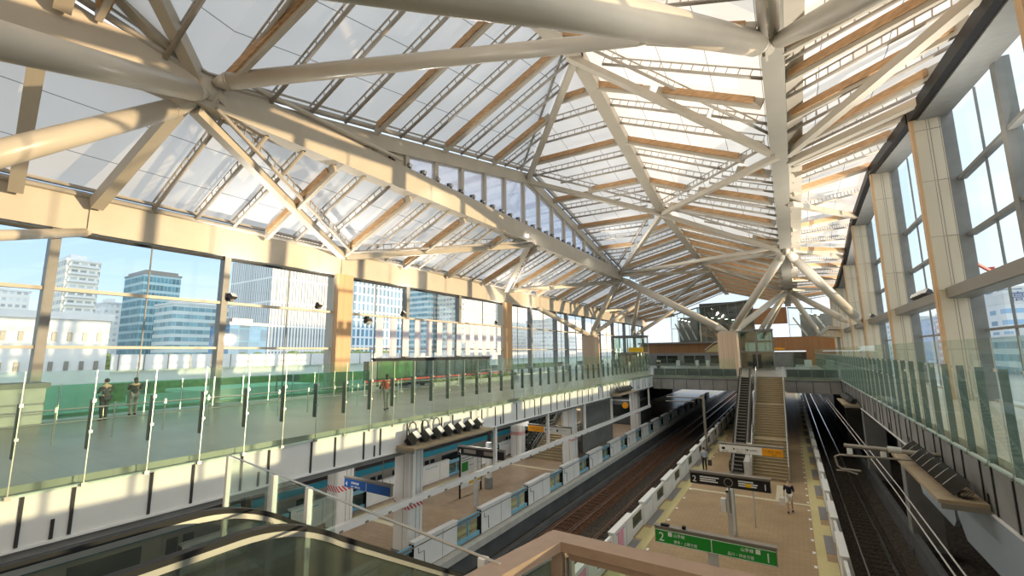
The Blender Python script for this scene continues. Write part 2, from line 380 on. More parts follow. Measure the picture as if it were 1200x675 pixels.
RCX,RCY=-1.77,3.5; STRIP=75; UPL=0; GIRD=600; WINL=430; SUN_E=5.0; SUN_EL=math.radians(1.9); SUN_AZ=math.radians(25); SKY_S=1.0; EXPO=0.35
# =================================================================== SETTING
ZF = 6.4                      # concourse level above platform level (0)
YE = 104.0                    # far end of the hall
XL, XR = -28.0, 8.7           # glass walls
XBL, XBR = -13.5, 3.85         # balcony edges

struct('floor', MB().box(-60,30,-14,330,-1.6,-1.22), M['ballast'], 'dark ballast bed under the railway tracks')
# --- island platforms
def platform(name, x0,x1, m, label):
    mb=MB().box(x0+.25,x1-.25,-8,170,-1.22,-0.004); o=struct(name, MB().box(x0,x1,-8,170,-.28,0), m, label)
    struct('wall', mb, M['dkconc'], parent=o)
    for xa,xb in ((x0,x0+.34),(x1-.34,x1)):
        struct('kerb', MB().box(xa-.012,xb+.012,-8,170,-.30,.012), M['kerb'], parent=o)
    return o
pr=platform('floor_platform_right', -7.75, 1.45, M['plat'], 'tan tiled island platform with tracks on both sides')
pl=platform('floor_platform_left', -22.75, -13.55, M['platl'], 'brown tiled island platform under the left deck')
for par, xs in ((pr,((-6.85,-6.45),(.24,.62))),(pl,((-15.1,-14.75),(-21.6,-21.25)))):
    for a,b in xs: struct('tactile_strip', MB().box(a,b,-8,170,0,.015), M['tactile'], parent=par)
mb=MB()
for k in range(20):
    y=18.2+k*4.75
    mb.box(.62,.98,y,y+1.5,0,.014)
struct('tactile_pad', mb, M['tactile'], parent=pr)
mb=MB(); mg=MB()
for k in range(24):
    y=10.35+4.72*k
    mb.box(-7.2,-6.85,y+2.9,y+4.5,0,.014)
    mg.box(-7.2,-6.85,y+.2,y+2.7,0,.013)
    mg.box(.62,.98,y+.9,y+4.1,0,.013)
struct('tactile_pad', mb, M['tactile'], parent=pr); struct('grey_pad', mg, M['greypad'], parent=pr)
struct('pale_line', MB().box(-6.45,.24,32.2,32.5,0,.014).box(-1.5,-.8,32.4,36,0,.0145), M['paleline'], parent=pr)
struct('pale_line', MB().box(-21,-15,31.75,32.05,0,.014).box(-21,-15,17.6,17.95,0,.014), M['paleline'], parent=pl)
mb=MB()
for k in range(34):
    mb.box(.10,.22,14.2+1.55*k,14.42+1.55*k,0,.016); mb.box(-6.4,-6.28,19.5+2.1*k,19.75+2.1*k,0,.016)
struct('white_marks', mb, M['swhite'], parent=pr)

# --- tracks
def track(name,label,xc,bed,g=1.10,shiny=False,slp='sleeper'):
    t=thing(name,label,'track',(xc,10,-1.22))
    obj('track_bed', MB().prism([(xc-1.0,-1.22),(xc-.8,-1.12),(xc+.8,-1.12),(xc+1.0,-1.22)],'y',-10,300), bed, t)
    mb=MB()
    for k in range(230): mb.box(xc-.72,xc+.72,-2+k*.62,-1.78+k*.62,-1.13,-1.085)
    tag(obj('sleepers', mb, M[slp], t),kind='stuff')
    for s in (-1,1):
        x=xc+s*g/2
        obj('rail', MB().prism([(x-.06,-1.085),(x+.06,-1.085),(x+.015,-1.05),(x+.033,-1.0),(x+.033,-.96),(x-.033,-.96),(x-.033,-1.0),(x-.015,-1.05)],'y',-10,300), M['railshine'] if shiny else M['rail'], t)
    return t
track('railway_track','rust brown railway track in the middle trough between the two platforms',-12.05,M['rustbed'],1.12)
track('railway_track','railway track hidden close beside the left screen doors of the tan platform',-9.35,M['ballast'],1.12,False,'ballast')
track('railway_track','railway track with two bright polished rails along the right side',2.72,M['ballast'],1.12,True,'ballast')
track('railway_track','railway track below the parked blue banded train',-24.5,M['ballast'],1.12,False,'ballast')
o=obj('cable_trough', MB().box(-13.35,-13.05,-8,170,-1.22,-.98).box(-13.02,-12.94,-8,170,-1.22,-1.05), M['dkconc'])
tag(o,'dark cable trough running along the foot of the left platform edge','cable trough')

# --- left concourse, right concourse, bridge: one slab level
struct('floor_concourse_left', MB().box(-29,XBL-.26,-12,YE,5.25,ZF), M['floor2'], 'pale tiled concourse floor of the left deck')
struct('floor_concourse_right', MB().box(XBR+.24,9.3,-12,YE,5.3,ZF), M['floor3'], 'pale tiled walkway floor along the right window wall')
struct('floor_bridge', MB().box(XBL,-4.75,52,YE,5.0,ZF).box(-.62,XBR,52,YE,5.0,ZF).box(-4.75,-.62,52.6,YE,5.0,ZF), M['floor2'], 'concourse bridge floor at the head of the stairs')
struct('floor_landing', MB().prism([(-5.45,-6),(3.9,-6),(3.9,3.55),(-1.35,3.55),(-2.4,1.75),(-5.45,1.75)],'z',6.05,ZF), M['floor2'], 'landing floor near the foreground railing')
# deck undersides
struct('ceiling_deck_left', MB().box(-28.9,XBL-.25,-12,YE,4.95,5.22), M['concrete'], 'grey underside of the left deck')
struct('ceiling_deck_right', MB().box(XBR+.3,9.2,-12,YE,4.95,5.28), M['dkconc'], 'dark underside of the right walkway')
# fascia girders
def fascia(name,label,x,y0,y1,z0,z1,s,step,m):
    o=struct(name, MB().box(min(x,x+.16*s),max(x,x+.16*s),y0,y1,z0,z1), m, label)
    mb=MB(); mb2=MB(); k=0; y=y0+.6; xi=x+(-.012*s)
    while y<y1:
        mb.box(min(xi,xi-.02*s),max(xi,xi-.02*s),y-.03,y+.03,z0+.02,z1-.01)
        if k%4==1: mb.box(min(xi,xi-.02*s),max(xi,xi-.02*s),y+.47,y+.53,z0+.02,z0+.42)
        y+=(1.22,.78,1.4,.9)[k%4]; k+=1
    struct('panel_joint', mb, M['blackjoint'], parent=o)
    lip=MB().box(x-.05,x+.05,y0,y1,z1,z1+.05).box(x-.06,x+.06,y0,y1,z0-.05,z0)
    struct('lip', lip, M['white'], parent=o)
    return o
fascia('wall_fascia_left','white panelled edge girder of the left deck',XBL-.08,-12,52,5.2,6.2,-1,0,M['fascia'])
fascia('wall_fascia_right','blue grey panelled edge girder under the right walkway',XBR+.06,-12,YE,5.0,6.2,1,0,M['concrete'])
for k,(ya,yb) in enumerate(((6.5,13.6),(13.9,19.0),(19.3,24))):
    struct('trim_%d'%(70+k), MB().prism([(ya,4.98),(yb,4.98),(yb,4.1),(yb-.6,3.55),(ya+.3,3.55),(ya,3.8)],'x',XBR+.02,XBR+.14), M['bluegrey'], '%s blue grey panel hanging under the right walkway edge'%ordw(k+1))
def fascia_x(name,label,x0,x1,y):
    o=struct(name, MB().box(x0,x1,y,y+.3,4.9,6.2), M['concrete'], label)
    mb=MB(); x=x0+.9
    while x<x1: mb.box(x-.025,x+.025,y-.02,y,4.92,5.98); x+=1.35
    mb.box(x0,x1,y-.03,y,6.0,6.06)
    struct('panel_joint', mb, M['blackjoint'], parent=o); return o
struct('wall_bridge_upstand_left', MB().box(XBL+.1,-4.9,52.25,52.45,ZF,7.15), M['dkconc'], 'dark solid upstand behind the bridge glass left of the stairs')
struct('wall_bridge_upstand_right', MB().box(-.45,XBR-.1,52.25,52.45,ZF,7.15), M['dkconc'], 'dark solid upstand behind the bridge glass right of the stairs')
fascia_x('wall_bridge_left','dark grey bridge girder over the middle track',XBL,-4.8,51.9)
fascia_x('wall_bridge_right','dark grey bridge girder over the right track',-.6,XBR,51.9)
# right lower side: retaining wall and columns under the walkway
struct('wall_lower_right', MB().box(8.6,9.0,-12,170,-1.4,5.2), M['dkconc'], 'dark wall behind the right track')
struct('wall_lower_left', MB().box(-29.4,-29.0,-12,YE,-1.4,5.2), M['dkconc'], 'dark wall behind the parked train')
struct('wall_track_kerb', MB().box(4.45,4.75,-12,170,-1.3,-.2), M['dkconc'], 'low concrete kerb beside the right track')
for k,y in enumerate((4.5,16.5,31.3,45.5,59.5,74)):
    o=thing('concrete_column','%s dark grey square column under the right walkway counted from the foreground'%ordw(k+1),'column',(5.2,y,-1.22))
    obj('shaft', MB().box(4.5,5.8,y-.45,y+.45,-1.22,4.95), M['concrete'], o, bevel=.04)
    obj('base', MB().box(4.4,5.9,y-.55,y+.55,-1.22,-.9), M['dkconc'], o)
# lower end: station continues, daylight at the mouth
# --- left glass wall : mullions, transoms, panes
zB=14.72
ML=[-9.1,-1.8,5.45,12.7,20.6,27.4,34.6,42.9,49.2,56.4,60.2,66.8,73.6,80.6,87.6,94.6,101]
struct('wall_left', MB().box(-29.2,-27.9,-12,YE,5.2,ZF+.12), M['fascia'], 'low upstand under the left window wall')
for i in range(len(ML)-1):
    y0,y1=ML[i],ML[i+1]
    w=struct('window_%d'%(i+1), MB().box(-28.03,-28.0,y0,y1,ZF+.12,zB+.25), M['glass_w'], '%s bay of the left window wall'%ordw(i+1))
    fr=MB()
    if i!=3: fr.box(-28.35,-27.78,y1-.17,y1+.17,ZF,zB+.3)
    struct('mullion', fr if fr.v else MB().box(-28.35,-27.9,y1-.1,y1+.1,ZF,zB+.3), M['steel_dk'], parent=w)
    tr=MB()
    for z,h in ((12.1,.16),(9.48,.13)): tr.box(-28.12,-27.86,y0,y1,z-h/2,z+h/2)
    struct('transom', tr, M['steel'], parent=w)
    struct('head', MB().box(-28.1,-27.9,y0,y1,zB-.06,zB+.06), M['blackjoint'], parent=w)
    ym=(y0+y1)/2; struct('glass_joint', MB().box(-28.06,-27.97,ym-.025,ym+.025,ZF+.12,zB), M['steel_dk'], parent=w)
# timber clad piers on the left wall
for k,(y,top) in enumerate(((20.0,14.9),(42.5,14.9))):
    o=thing('timber_pier','%s timber clad pier on the left window wall from the foreground'%ordw(k+1),'pier',(-28.1,y+.65,ZF))
    obj('cladding', MB().box(-27.78,-27.35,y+.02,y+1.28,ZF,top), M['edgewood'], o)
    obj('steel_column', MB().box(-28.6,-27.78,y,y+1.3,ZF,top+.2), M['steel'], o)
def wood_column(label,x,y,w,d,top):
    o=thing('timber_column',label,'column',(x,y,ZF))
    obj('cladding', MB().box(x-w/2,x+w/2,y-d/2,y+d/2,ZF,top), M['colwood'], o)
    j=MB()
    for t in (-.25,0.0,.25): j.box(x+t*w-.012,x+t*w+.012,y-d/2-.012,y-d/2,ZF,top)
    obj('board_joint', j, M['sgrey'], o)
    obj('cap', MB().box(x-w*.4,x+w*.4,y-d*.4,y+d*.4,top,top+.2), M['steel'], o)
    return o
wood_column('timber clad column at the head of the stairs carrying the spreading white struts',-6.8,65,2.3,2.0,11.45)
wood_column('timber clad column near the far left windows carrying spreading struts',-26.2,65,2.1,2.0,11.5)
# --- right wall : timber fins, steel, glass
def gz(y):
    ys=[-12,5,18.5,31.9,45.3,57.5,67.2,75,84,104]; zs=[18.2,19.4,20.75,22.15,23.75,23.35,20.4,20.1,18.8,18.3]
    for i in range(len(ys)-1):
        if y<=ys[i+1]: t=(y-ys[i])/(ys[i+1]-ys[i]); return zs[i]+t*(zs[i+1]-zs[i])
    return zs[-1]
FY=[5.1,18.5,31.9,45.3,59.4,71,84,97]
for k,y in enumerate(FY):
    top=gz(y)+.42
    o=thing('timber_fin','%s tall timber clad fin of the right window wall from the foreground'%ordw(k+1),'pier',(7.6,y,ZF))
    obj('edge_board', MB().box(6.95,7.08,y-.02,y+.42,ZF,top), M['edgewood'], o)
    obj('cladding', MB().box(7.08,7.72,y,y+.4,ZF,top).box(7.74,8.2,y+.015,y+.4,ZF,top), M['clad'], o)
    j=MB()
    z=ZF+2.7
    for z in (9.0,12.1,15.05,18.2,21.2):
        if z<top: j.box(7.08,8.2,y-.008,y+.012,z-.012,z+.012)
    j.box(7.715,7.745,y-.006,y+.02,ZF,top)
    obj('panel_joint', j, M['sgrey'], o)
    obj('steel_column', MB().box(8.2,8.75,y+.03,y+.4,ZF,top), M['steel_dk'], o)
for i in range(len(FY)-1):
    y0,y1=FY[i]+.4,FY[i+1]; zt=min(gz(y0),gz(y1))-.2
    w=struct('window_%d'%(i+20), MB().add([(8.7,y0,ZF+.1),(8.7,y1,ZF+.1),(8.7,y1,gz(y1)-.2),(8.7,y0,gz(y0)-.2),(8.73,y0,ZF+.1),(8.73,y1,ZF+.1),(8.73,y1,gz(y1)-.2),(8.73,y0,gz(y0)-.2)],[(0,1,2,3),(7,6,5,4),(0,4,5,1),(2,6,7,3)]), M['glass_w'], '%s bay of the right window wall'%ordw(i+1))
    ym=(y0+y1)/2+.3
    struct('mullion', MB().box(8.45,8.95,ym-.22,ym+.22,12.2,gz(ym)-.2), M['steel_dk'], parent=w)
    tr=MB()
    for z in (15.0,18.1): tr.box(8.5,8.85,y0,y1,z-.09,z+.09)
    tr.box(8.6,8.8,y0,y1,9.9,10.02)
    struct('transom', tr, M['steel_dk'], parent=w)
    gj=MB()
    for q in (.25,.75): yy=y0+(y1-y0)*q; gj.box(8.66,8.76,yy-.022,yy+.022,ZF+.1,gz(yy)-.2)
    struct('glass_joint', gj, M['steel_dk'], parent=w)
    # heavy low beam between the fins
    struct('low_beam', MB().box(7.45,8.4,y0-.02,y1+.02,11.65,12.2), M['steel_dk'], parent=w)
    struct('low_beam_plate', MB().box(7.35,7.45,y0-.4,y1+.1,11.68,12.22), M['sgrey'], parent=w)
    # eaves gutter between fins
    g=MB().beam((7.05,y0,gz(y0)+.35),(7.05,y1,gz(y1)+.35),.35,.62)
    struct('trim_%d'%(i+1), g, M['black'], 'dark eaves gutter over the %s bay of the right window wall'%ordw(i+1))
    struct('trim_%d'%(i+30), MB().beam((7.9,y0,gz(y0)+.2),(7.9,y1,gz(y1)+.2),1.3,.55), M['steel_dk'], 'grey eaves beam over the %s bay of the right window wall'%ordw(i+1))
struct('wall_right', MB().box(8.5,9.0,-12,YE,5.3,ZF+.1), M['fascia'], 'low upstand under the right window wall')
# --- wall behind the viewer and far end
struct('wall_back', MB().box(-30,9.5,-13.0,-12.0,-1.4,30), M['clad'], 'end wall behind the foreground landing')
struct('wall_far_lower', MB().box(-29,-22.9,YE,YE+.5,-1.4,ZF).box(-7.6,1.3,YE+20,YE+20.5,0,5.0), M['dkconc'], 'dark wall beyond the far platforms')

# =================================================================== BALUSTRADES
def glass_run(name,label,x,y0,y1,pitch,zb,zt,s,zfin,m=M['glass_g'],fin=.3):
    """tall frameless glass along a deck edge, steel fin posts inside (s = inward direction)"""
    t=thing(name,label,'balustrade',(x,(y0+y1)/2,zb))
    n=int((y1-y0)/pitch); p0=None; g0=None; c0=None
    for k in range(n):
        y=y0+k*pitch
        if k==0:
            g0=obj('glass_panel', MB().box(x-.009,x+.009,y+.012,y+pitch-.012,zb,zt), m, t)
            p0=obj('fin_post', MB().box(x+.05*s if s>0 else x-fin, x+fin if s>0 else x-.05, y-.02,y+.02, zb-.05 if s>0 else zb+.75,zfin), M['fin' if s<0 else 'finr'], t)
            c0=obj('clamp', MB().box(x-.03,x+.03,y-.03,y+.03,zfin-.06,zfin+.01).box(x-.03,x+.03,y-.03,y+.03,zfin-.73,zfin-.67).box(x-.05,x+.03,y-.045,y+.045,zb-.03,zb+.05).box(x+.02*s-.009,x+.02*s+.009,y-.009,y+.009,zb,zt), M['chrome'], t)
        elif k<95:
            for o0 in (g0,p0,c0):
                c=o0.copy(); COL.objects.link(c); c.parent=t; c.location=o0.location+V((0,k*pitch,0))
    return t
glass_run('glass_balustrade','tall green tinted glass balustrade along the left deck edge',XBL+.02,-2.03,51.6,1.13,6.22,8.72,-1,8.06,fin=.2)
glass_run('glass_balustrade','tall green tinted glass balustrade along the right walkway edge',XBR,-2.0,100,1.47,6.2,9.25,1,8.55,M['glass_r'],.2)
def glass_run_x(label,y,x0,x1,pitch,zb,zt):
    t=thing('glass_balustrade',label,'balustrade',((x0+x1)/2,y,zb))
    n=max(1,round((x1-x0)/pitch)); pitch=(x1-x0)/n
    for k in range(n):
        xa=x0+k*pitch
        obj('glass_panel', MB().box(xa+.012,xa+pitch-.012,y-.009,y+.009,zb,zt), M['glass_g'], t)
        obj('fin_post', MB().box(xa-.02,xa+.02,y+.05,y+.25,zb,zb+1.2), M['steel_dk'], t)
    return t
glass_run_x('green glass balustrade on the bridge left of the stairs',51.85,XBL+.1,-4.9,1.2,6.2,8.25)
glass_run_x('green glass balustrade on the bridge right of the stairs',51.85,-.5,XBR-.1,1.1,6.2,8.25)
t=thing('glass_guard','deep green glass guard standing along the foot of the left windows','balustrade',(-26.6,15,ZF))
g0=None
for k in range(34):
    y=-3+1.5*k
    if y+.7>22.2: continue
    if g0 is None: g0=obj('glass_panel', MB().box(-26.61,-26.59,y+.02,y+1.48,ZF+.05,7.85), M['glass_gg'], t); q0=obj('post', MB().box(-26.65,-26.6,y-.025,y+.025,ZF,7.9), M['chrome'], t)
    else:
        for o0 in (g0,q0):
            c=o0.copy(); COL.objects.link(c); c.parent=t; c.location=o0.location+V((0,1.5*k,0))
# inner post-and-rail on the left concourse
t=thing('handrail','thin two bar metal handrail standing on the left concourse floor','handrail',(-19.2,12,ZF))
for k in range(17):
    y=1.5+1.4*k; obj('post', MB().tube([(-19.2,y,ZF),(-19.2,y,ZF+1.15)],.025,8).box(-19.23,-19.17,y-.03,y+.03,ZF+.95,ZF+1.1), M['chrome'], t)
for z in (1.02,.62): obj('rail', MB().tube([(-19.2,0.5,ZF+z),(-19.2,25,ZF+z)],.022,8), M['chrome'], t)
t=thing('handrail','thin metal handrail near the far left windows','handrail',(-25.5,46,ZF))
for k in range(12):
    y=34+2.0*k; obj('post', MB().tube([(-24.8,y,ZF),(-24.8,y,ZF+1.15)],.03,8), M['steel_dk'], t)
for z in (1.1,.6): obj('rail', MB().tube([(-24.8,34,ZF+z),(-24.8,56,ZF+z)],.025,8), M['chrome'], t)

# white service beam on hangers under the left deck edge
t=thing('service_beam','long white beam hung on white posts from the left deck edge','beam',(-13.75,30,3.0))
obj('beam', MB().box(-13.9,-13.66,4,51,2.92,3.16), M['whitec'], t)
h0=None
for k in range(8):
    y=8.0+6.1*k
    if h0 is None: h0=obj('hanger', MB().box(-13.86,-13.70,y-.08,y+.08,3.16,5.2), M['whitec'], t)
    else:
        c=h0.copy(); COL.objects.link(c); c.parent=t; c.location=h0.location+V((0,6.1*k,0))
clip=MB()
for k in range(26): clip.box(-13.66,-13.63,5+1.1*k,5.14+1.1*k,2.93,3.0)
obj('clips', clip, M['sgrey'], t)

# =================================================================== ROOF STRUCTURE
XE,XC,XA=-10.3,0.55,-20.8
def lin(pts,y):
    if y<=pts[0][0]: return pts[0][1]
    for (a,za),(b,zb_) in zip(pts,pts[1:]):
        if y<=b: return za+(zb_-za)*(y-a)/(b-a)
    return pts[-1][1]
CZ=[(-12,22.4),(3,23.6),(22.5,23.5),(32.5,21.9),(51,19.0),(79.5,18.3),(104,17.8)]   # underside line of the valley beam
EZ=[(-12,28.6),(-9.1,29.2),(7.8,25.3),(24.7,29.2),(47,24.6),(104,21.9)]
AZ=[(-12,24.9),(7.8,20.6),(36.4,26.8),(63.7,21.2),(104,17.8)]
BZ=17.1
def nd(x,tab,y,d=0): return V((x,y,lin(tab,y)+d))
N1=nd(XA,AZ,7.8,.5); P1=nd(XA,AZ,36.4,.5); A2=nd(XA,AZ,63.7,.5); AE=nd(XA,AZ,YE,.5); A0=nd(XA,AZ,-12,.5)
E0=nd(XE,EZ,7.8,.3); P2=nd(XE,EZ,24.7,.3); E3=nd(XE,EZ,47,.3); EE=nd(XE,EZ,YE,.3); P2m=nd(XE,EZ,-9.1,.3); E00=nd(XE,EZ,-12,.3)
C0=nd(XC,CZ,7.8,1.1); N2=nd(XC,CZ,22.5,1.1); C3=nd(XC,CZ,32.5,1.1); N3=nd(XC,CZ,51,1.1); N4=nd(XC,CZ,79.5,1.1); CE=nd(XC,CZ,YE,1.1); C00=nd(XC,CZ,-12,1.1)
B0=V((XL,-12,BZ)); B1=V((XL,7.8,BZ)); B2=V((XL,63.7,BZ)); BE=V((XL,YE,BZ-.3))
L0=V((XA,-12,20.3)); L1=V((XA,7.8,20.3)); L2=V((XA,63.7,20.3)); LE=V((XA,YE,17.9))
FACETS=[  # polygon, description, fabric, timber phase, timber pitch
 ([B0,L0,L2,B2],'left lower slope','memb',14.65,5.87),
 ([B2,L2,LE,BE],'far left lower slope','memb',67.4,5.87),
 ([A0,P2m,E0,N1] if False else [A0,E00,P2m,E0,N1],'near slope','memb',-8.4,6.3),
 ([N1,E0,P2,P1],'clerestory slope','memb',16.9,6.3),
 ([P1,P2,E3],'ridge triangle','memb',22.0,6.3),
 ([P1,E3,A2],'peak triangle','memb',41.6,6.6),
 ([A2,E3,EE,AE],'far ridge slope','memb',52.2,5.2),
 ([E00,C00,C0,E0,P2m],'near valley slope','memb_sun',-8,6.3),
 ([E0,C0,N2,P2],'valley node slope','memb_sun',9.4,6.3),
 ([P2,N2,C3],'first valley triangle','memb_sun',21.6,6.3),
 ([P2,C3,E3],'second valley triangle','memb_sun',27.9,6.5),
 ([E3,C3,N3],'third valley triangle','memb_sun',36.2,4.6),
 ([E3,N3,N4,CE,EE],'far valley slope','memb_sun',52,4.4),
]
def cut(poly,y):
    r=[]
    n=len(poly)
    for i in range(n):
        a,b=poly[i],poly[(i+1)%n]
        if (a.y-y)*(b.y-y)<0:
            t=(y-a.y)/(b.y-a.y); r.append(a.lerp(b,t))
    if len(r)<2: return None
    r.sort(key=lambda p:p.x); p,q=r[0],r[-1]
    return (p,q) if (q-p).length>1.6 else None
rafter_n=0
def rafter(p,q,desc,k):
    d=(q-p).normalized(); p=p+d*.25; q=q-d*.35; mid=(p+q)/2
    t=thing('timber_rafter','timber sided roof rafter on the %s, %s from near end'%(desc,ordw(k)),'rafter',mid,'timber rafters on the '+desc)
    obj('steel_core', MB().beam(p,q,.20,.62,off=.42), M['steel'], t)
    for s in (-1,1): obj('timber_board', MB().beam(p+d*.4,q-d*.5,.09,.40,off=.42,side=s*.15), M['timber'], t)
def ladder(p,q,desc,k,kind='purlin'):
    d=(q-p).normalized(); p=p+d*.2; q=q-d*.25; L=(q-p).length; mid=(p+q)/2
    t=thing('ladder_purlin',('slim ladder purlin on the %s, %s from near end'%(desc,ordw(k))) if k else 'ladder truss on the %s'%desc,'purlin',mid,('ladder purlins on the '+desc) if k else None)
    u=d.cross(V((0,0,1))).normalized().cross(d)
    obj('bottom_chord', MB().tube([p-u*.62,q-u*.62],.10,8), M['ladder'], t, smooth=True)
    mb=MB().beam(p,q,.07,.07,off=.12); n=max(2,int(L/.62))
    for i in range(n+1):
        c=p.lerp(q,i/n); mb.beam(c-u*.14,c-u*.60,.045,.045,up=d)
    obj('ladder_top', mb, M['ladder'], t)
def fabric(name,polys,m,label):
    mb=MB()
    for p in polys: mb.poly(p)
    return struct(name,mb,M[m],label)
kk={}
for i,(poly,desc,m,ph,pitch) in enumerate(FACETS):
    fabric('ceiling_%d'%(i+1),[poly],m,'white roof fabric of the '+desc)
    y0=min(p.y for p in poly); y1=max(p.y for p in poly); y=ph; kr=kl=0
    if i in (0,3): y=ph-2*pitch
    while y<y1:
        for j in range(3):
            yy=y+pitch*j/3
            if yy<-11: continue
            c=cut(poly,yy)
            if not c: continue
            if j==0 and yy>=ph-.1: kr+=1; rafter(c[0],c[1],desc,kr)
            elif i==0 and yy<8.6: pass
            else: kl+=1; ladder(c[0],c[1],desc,kl)
        y+=pitch
# right slope: from the valley beam to the right eaves, members fanned as the fold demands
CR=[(-12,-16,18.2),(7.8,2.5,19.9),(16,10.5,20.5),(23.8,17.1,21.3),(26.0,19.0,21.5),(29.6,23.4,22.0),(33.0,27.6,22.4),(34.9,33.2,22.9),(36.6,37.6,23.5),(39.4,46.5,24.5),(46.6,60.5,23.9),(52.8,69.5,21.4),(62,76,20.6),(72,82,19.7),(82,89,19.3),(92,96,19.1),(104,104,18.9)]
def crp(u):
    i=min(int(u),len(CR)-2); t=u-i; a,b=CR[i],CR[i+1]
    yc=a[0]+(b[0]-a[0])*t; yr=a[1]+(b[1]-a[1])*t; zr=a[2]+(b[2]-a[2])*t
    return V((XC+.4,yc,lin(CZ,yc)+1.1)), V((7.75,yr,zr+.95))
quads=[]
for i in range(len(CR)-1):
    a,b=crp(i),crp(i+1) if i<len(CR)-2 else (V((XC+.4,104,lin(CZ,104)+1.1)),V((7.75,104,19.85)))
    quads.append([a[0],a[1],b[1]]); quads.append([a[0],b[1],b[0]])
fabric('ceiling_20',quads,'memb_sun','white roof fabric of the right slope')
kr=kl=0
tot=len(CR)-1
for i in range(tot):
    n=1 if i<3 else (2 if i<10 else 3)
    for j in range(n):
        p,q=crp(i+j/n)
        if j==0: kr+=1; rafter(p,q,'right slope',kr)
        else: kl+=1; ladder(p,q,'right slope',kl)
# roof over the right wall beyond the gutter, thin overhang
# --- long beams
def bar(name,label,cat,pts_w,w,h,m='steel',up_=(0,0,1)):
    t=thing(name,label,cat,V(pts_w[0]).lerp(V(pts_w[-1]),.5))
    return t
def longbeam(name,label,pts,w,h,m='steel',flange=0):
    mid=V(pts[0]).lerp(V(pts[-1]),.5)
    t=thing(name,label,'beam',mid)
    for a,b in zip(pts,pts[1:]):
        obj('box_section', MB().beam(a,b,w,h), M[m], t)
    return t
# left eaves beam
t=thing('eaves_beam','deep white eaves beam along the top of the left window wall','beam',(-28,46,15.9))
obj('box_section', MB().box(-28.35,-27.65,-12,YE,14.85,16.75), M['steel'], t)
obj('gutter_pipe', MB().tube([(-27.6,-12,16.62),(-27.6,YE,16.62)],.14,10).box(-27.75,-27.5,-12,YE,16.84,16.98), M['ladder'], t)
st=MB()
for y in (6.6,20.6,36.4,42.9,63.7): st.box(-27.64,-27.58,y-.22,y+.22,14.85,16.5)
obj('stiffener', st, M['steel'], t)
# clerestory girder
t=thing('roof_girder','massive white longitudinal girder running along the foot of the clerestory windows','beam',(XA,30,20.5))
obj('box_section', MB().box(XA-.45,XA+.45,-12,64.2,19.65,21.25), M['steel'], t)
obj('top_pipe', MB().tube([(XA+.62,9,21.45),(XA+.62,19,21.45)],.12,10), M['tube'], t)
# roof edge beams above the clerestory
def edgebeam(label,a,b):
    t=thing('roof_edge_beam',label,'beam',(a+b)/2)
    obj('box_section', MB().beam(a,b,.6,1.0,off=.0), M['steel'], t)
    d=(b-a).normalized(); u=V((.42,0,.22))
    obj('gutter_pipe', MB().tube([a+u,b+u],.15,10).beam(a+u+V((.1,0,.35)),b+u+V((.1,0,.35)),.1,.08), M['ladder'], t, smooth=False)
edgebeam('white roof edge beam climbing above the clerestory windows to the peak',nd(XA,AZ,7.8,.0),nd(XA,AZ,36.4,.0))
edgebeam('white roof edge beam dropping from the clerestory peak to the girder',nd(XA,AZ,36.4,.0),nd(XA,AZ,63.7,.0))
edgebeam('white roof edge beam at top left rising towards the viewer',nd(XA,AZ,-12,.0),nd(XA,AZ,7.8,.0))
# clerestory windows
YS=[10,13,16.7,19.9,22.8,25.8,28.9,32.0,35.4,38.5,41.5,44.5,47.4,50.4,53.4,56.4,59.4,62.2]
for i in range(len(YS)-1):
    a,b=YS[i],YS[i+1]; za,zb_=lin(AZ,a)-.95,lin(AZ,b)-.95
    if max(za,zb_)<21.5: continue
    za=max(za,21.3); zb_=max(zb_,21.3); pk=36.4
    w=struct('window_%d'%(i+40), MB().add([(XA,a,21.25),(XA,b,21.25),(XA,b,zb_+.1),(XA,a,za+.1),(XA+.02,a,21.25),(XA+.02,b,21.25),(XA+.02,b,zb_+.1),(XA+.02,a,za+.1)],[(0,1,2,3),(7,6,5,4)]), M['glass_c'] if i>=3 else M['steel'], 'clerestory pane, %s along the white girder'%ordw(i+1))
    struct('mullion', MB().box(XA-.15,XA+.22,a-.14,a+.14,21.25,za+.1).box(XA-.1,XA+.12,a+.16,a+.3,21.25,za+.05), M['steel'], parent=w)
    struct('head', MB().beam((XA+.05,a,za+.1),(XA+.05,b,zb_+.1),.2,.14), M['steel'], parent=w)
# ridge beam (in three straight runs) and valley beam
def foldbeam(name,label,p,q,w=.55,h=.6,drop=.75,m='steel',ladder_side=None,w2=None,cat='beam'):
    p=V(p); q=V(q); t=thing(name,label,cat,(p+q)/2)
    obj('box_section', MB().beam(p,q,w,h,off=drop,w2=w2), M[m], t); return t
foldbeam('ridge_beam','heavy ridge beam descending from the top centre of the picture to the middle node',P2,E3,.9,.75,.45)
foldbeam('ridge_beam','far ridge beam running from the middle node to the far gable',E3,EE,.8,.7,.45)
foldbeam('ridge_beam','near ridge beam rising to the high peak hidden above the big round strut',E0,P2,.9,.75,.45)
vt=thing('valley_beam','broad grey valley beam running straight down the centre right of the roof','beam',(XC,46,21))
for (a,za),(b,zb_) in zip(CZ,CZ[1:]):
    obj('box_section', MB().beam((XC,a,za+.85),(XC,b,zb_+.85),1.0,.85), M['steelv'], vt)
pan=MB()
for (a,za),(b,zb_) in zip(CZ[1:],CZ[2:]): pan.beam((XC+.95,a,za+.98),(XC+.95,b,zb_+.98),.8,.4)
obj('valley_pan', pan, M['steel'], vt)
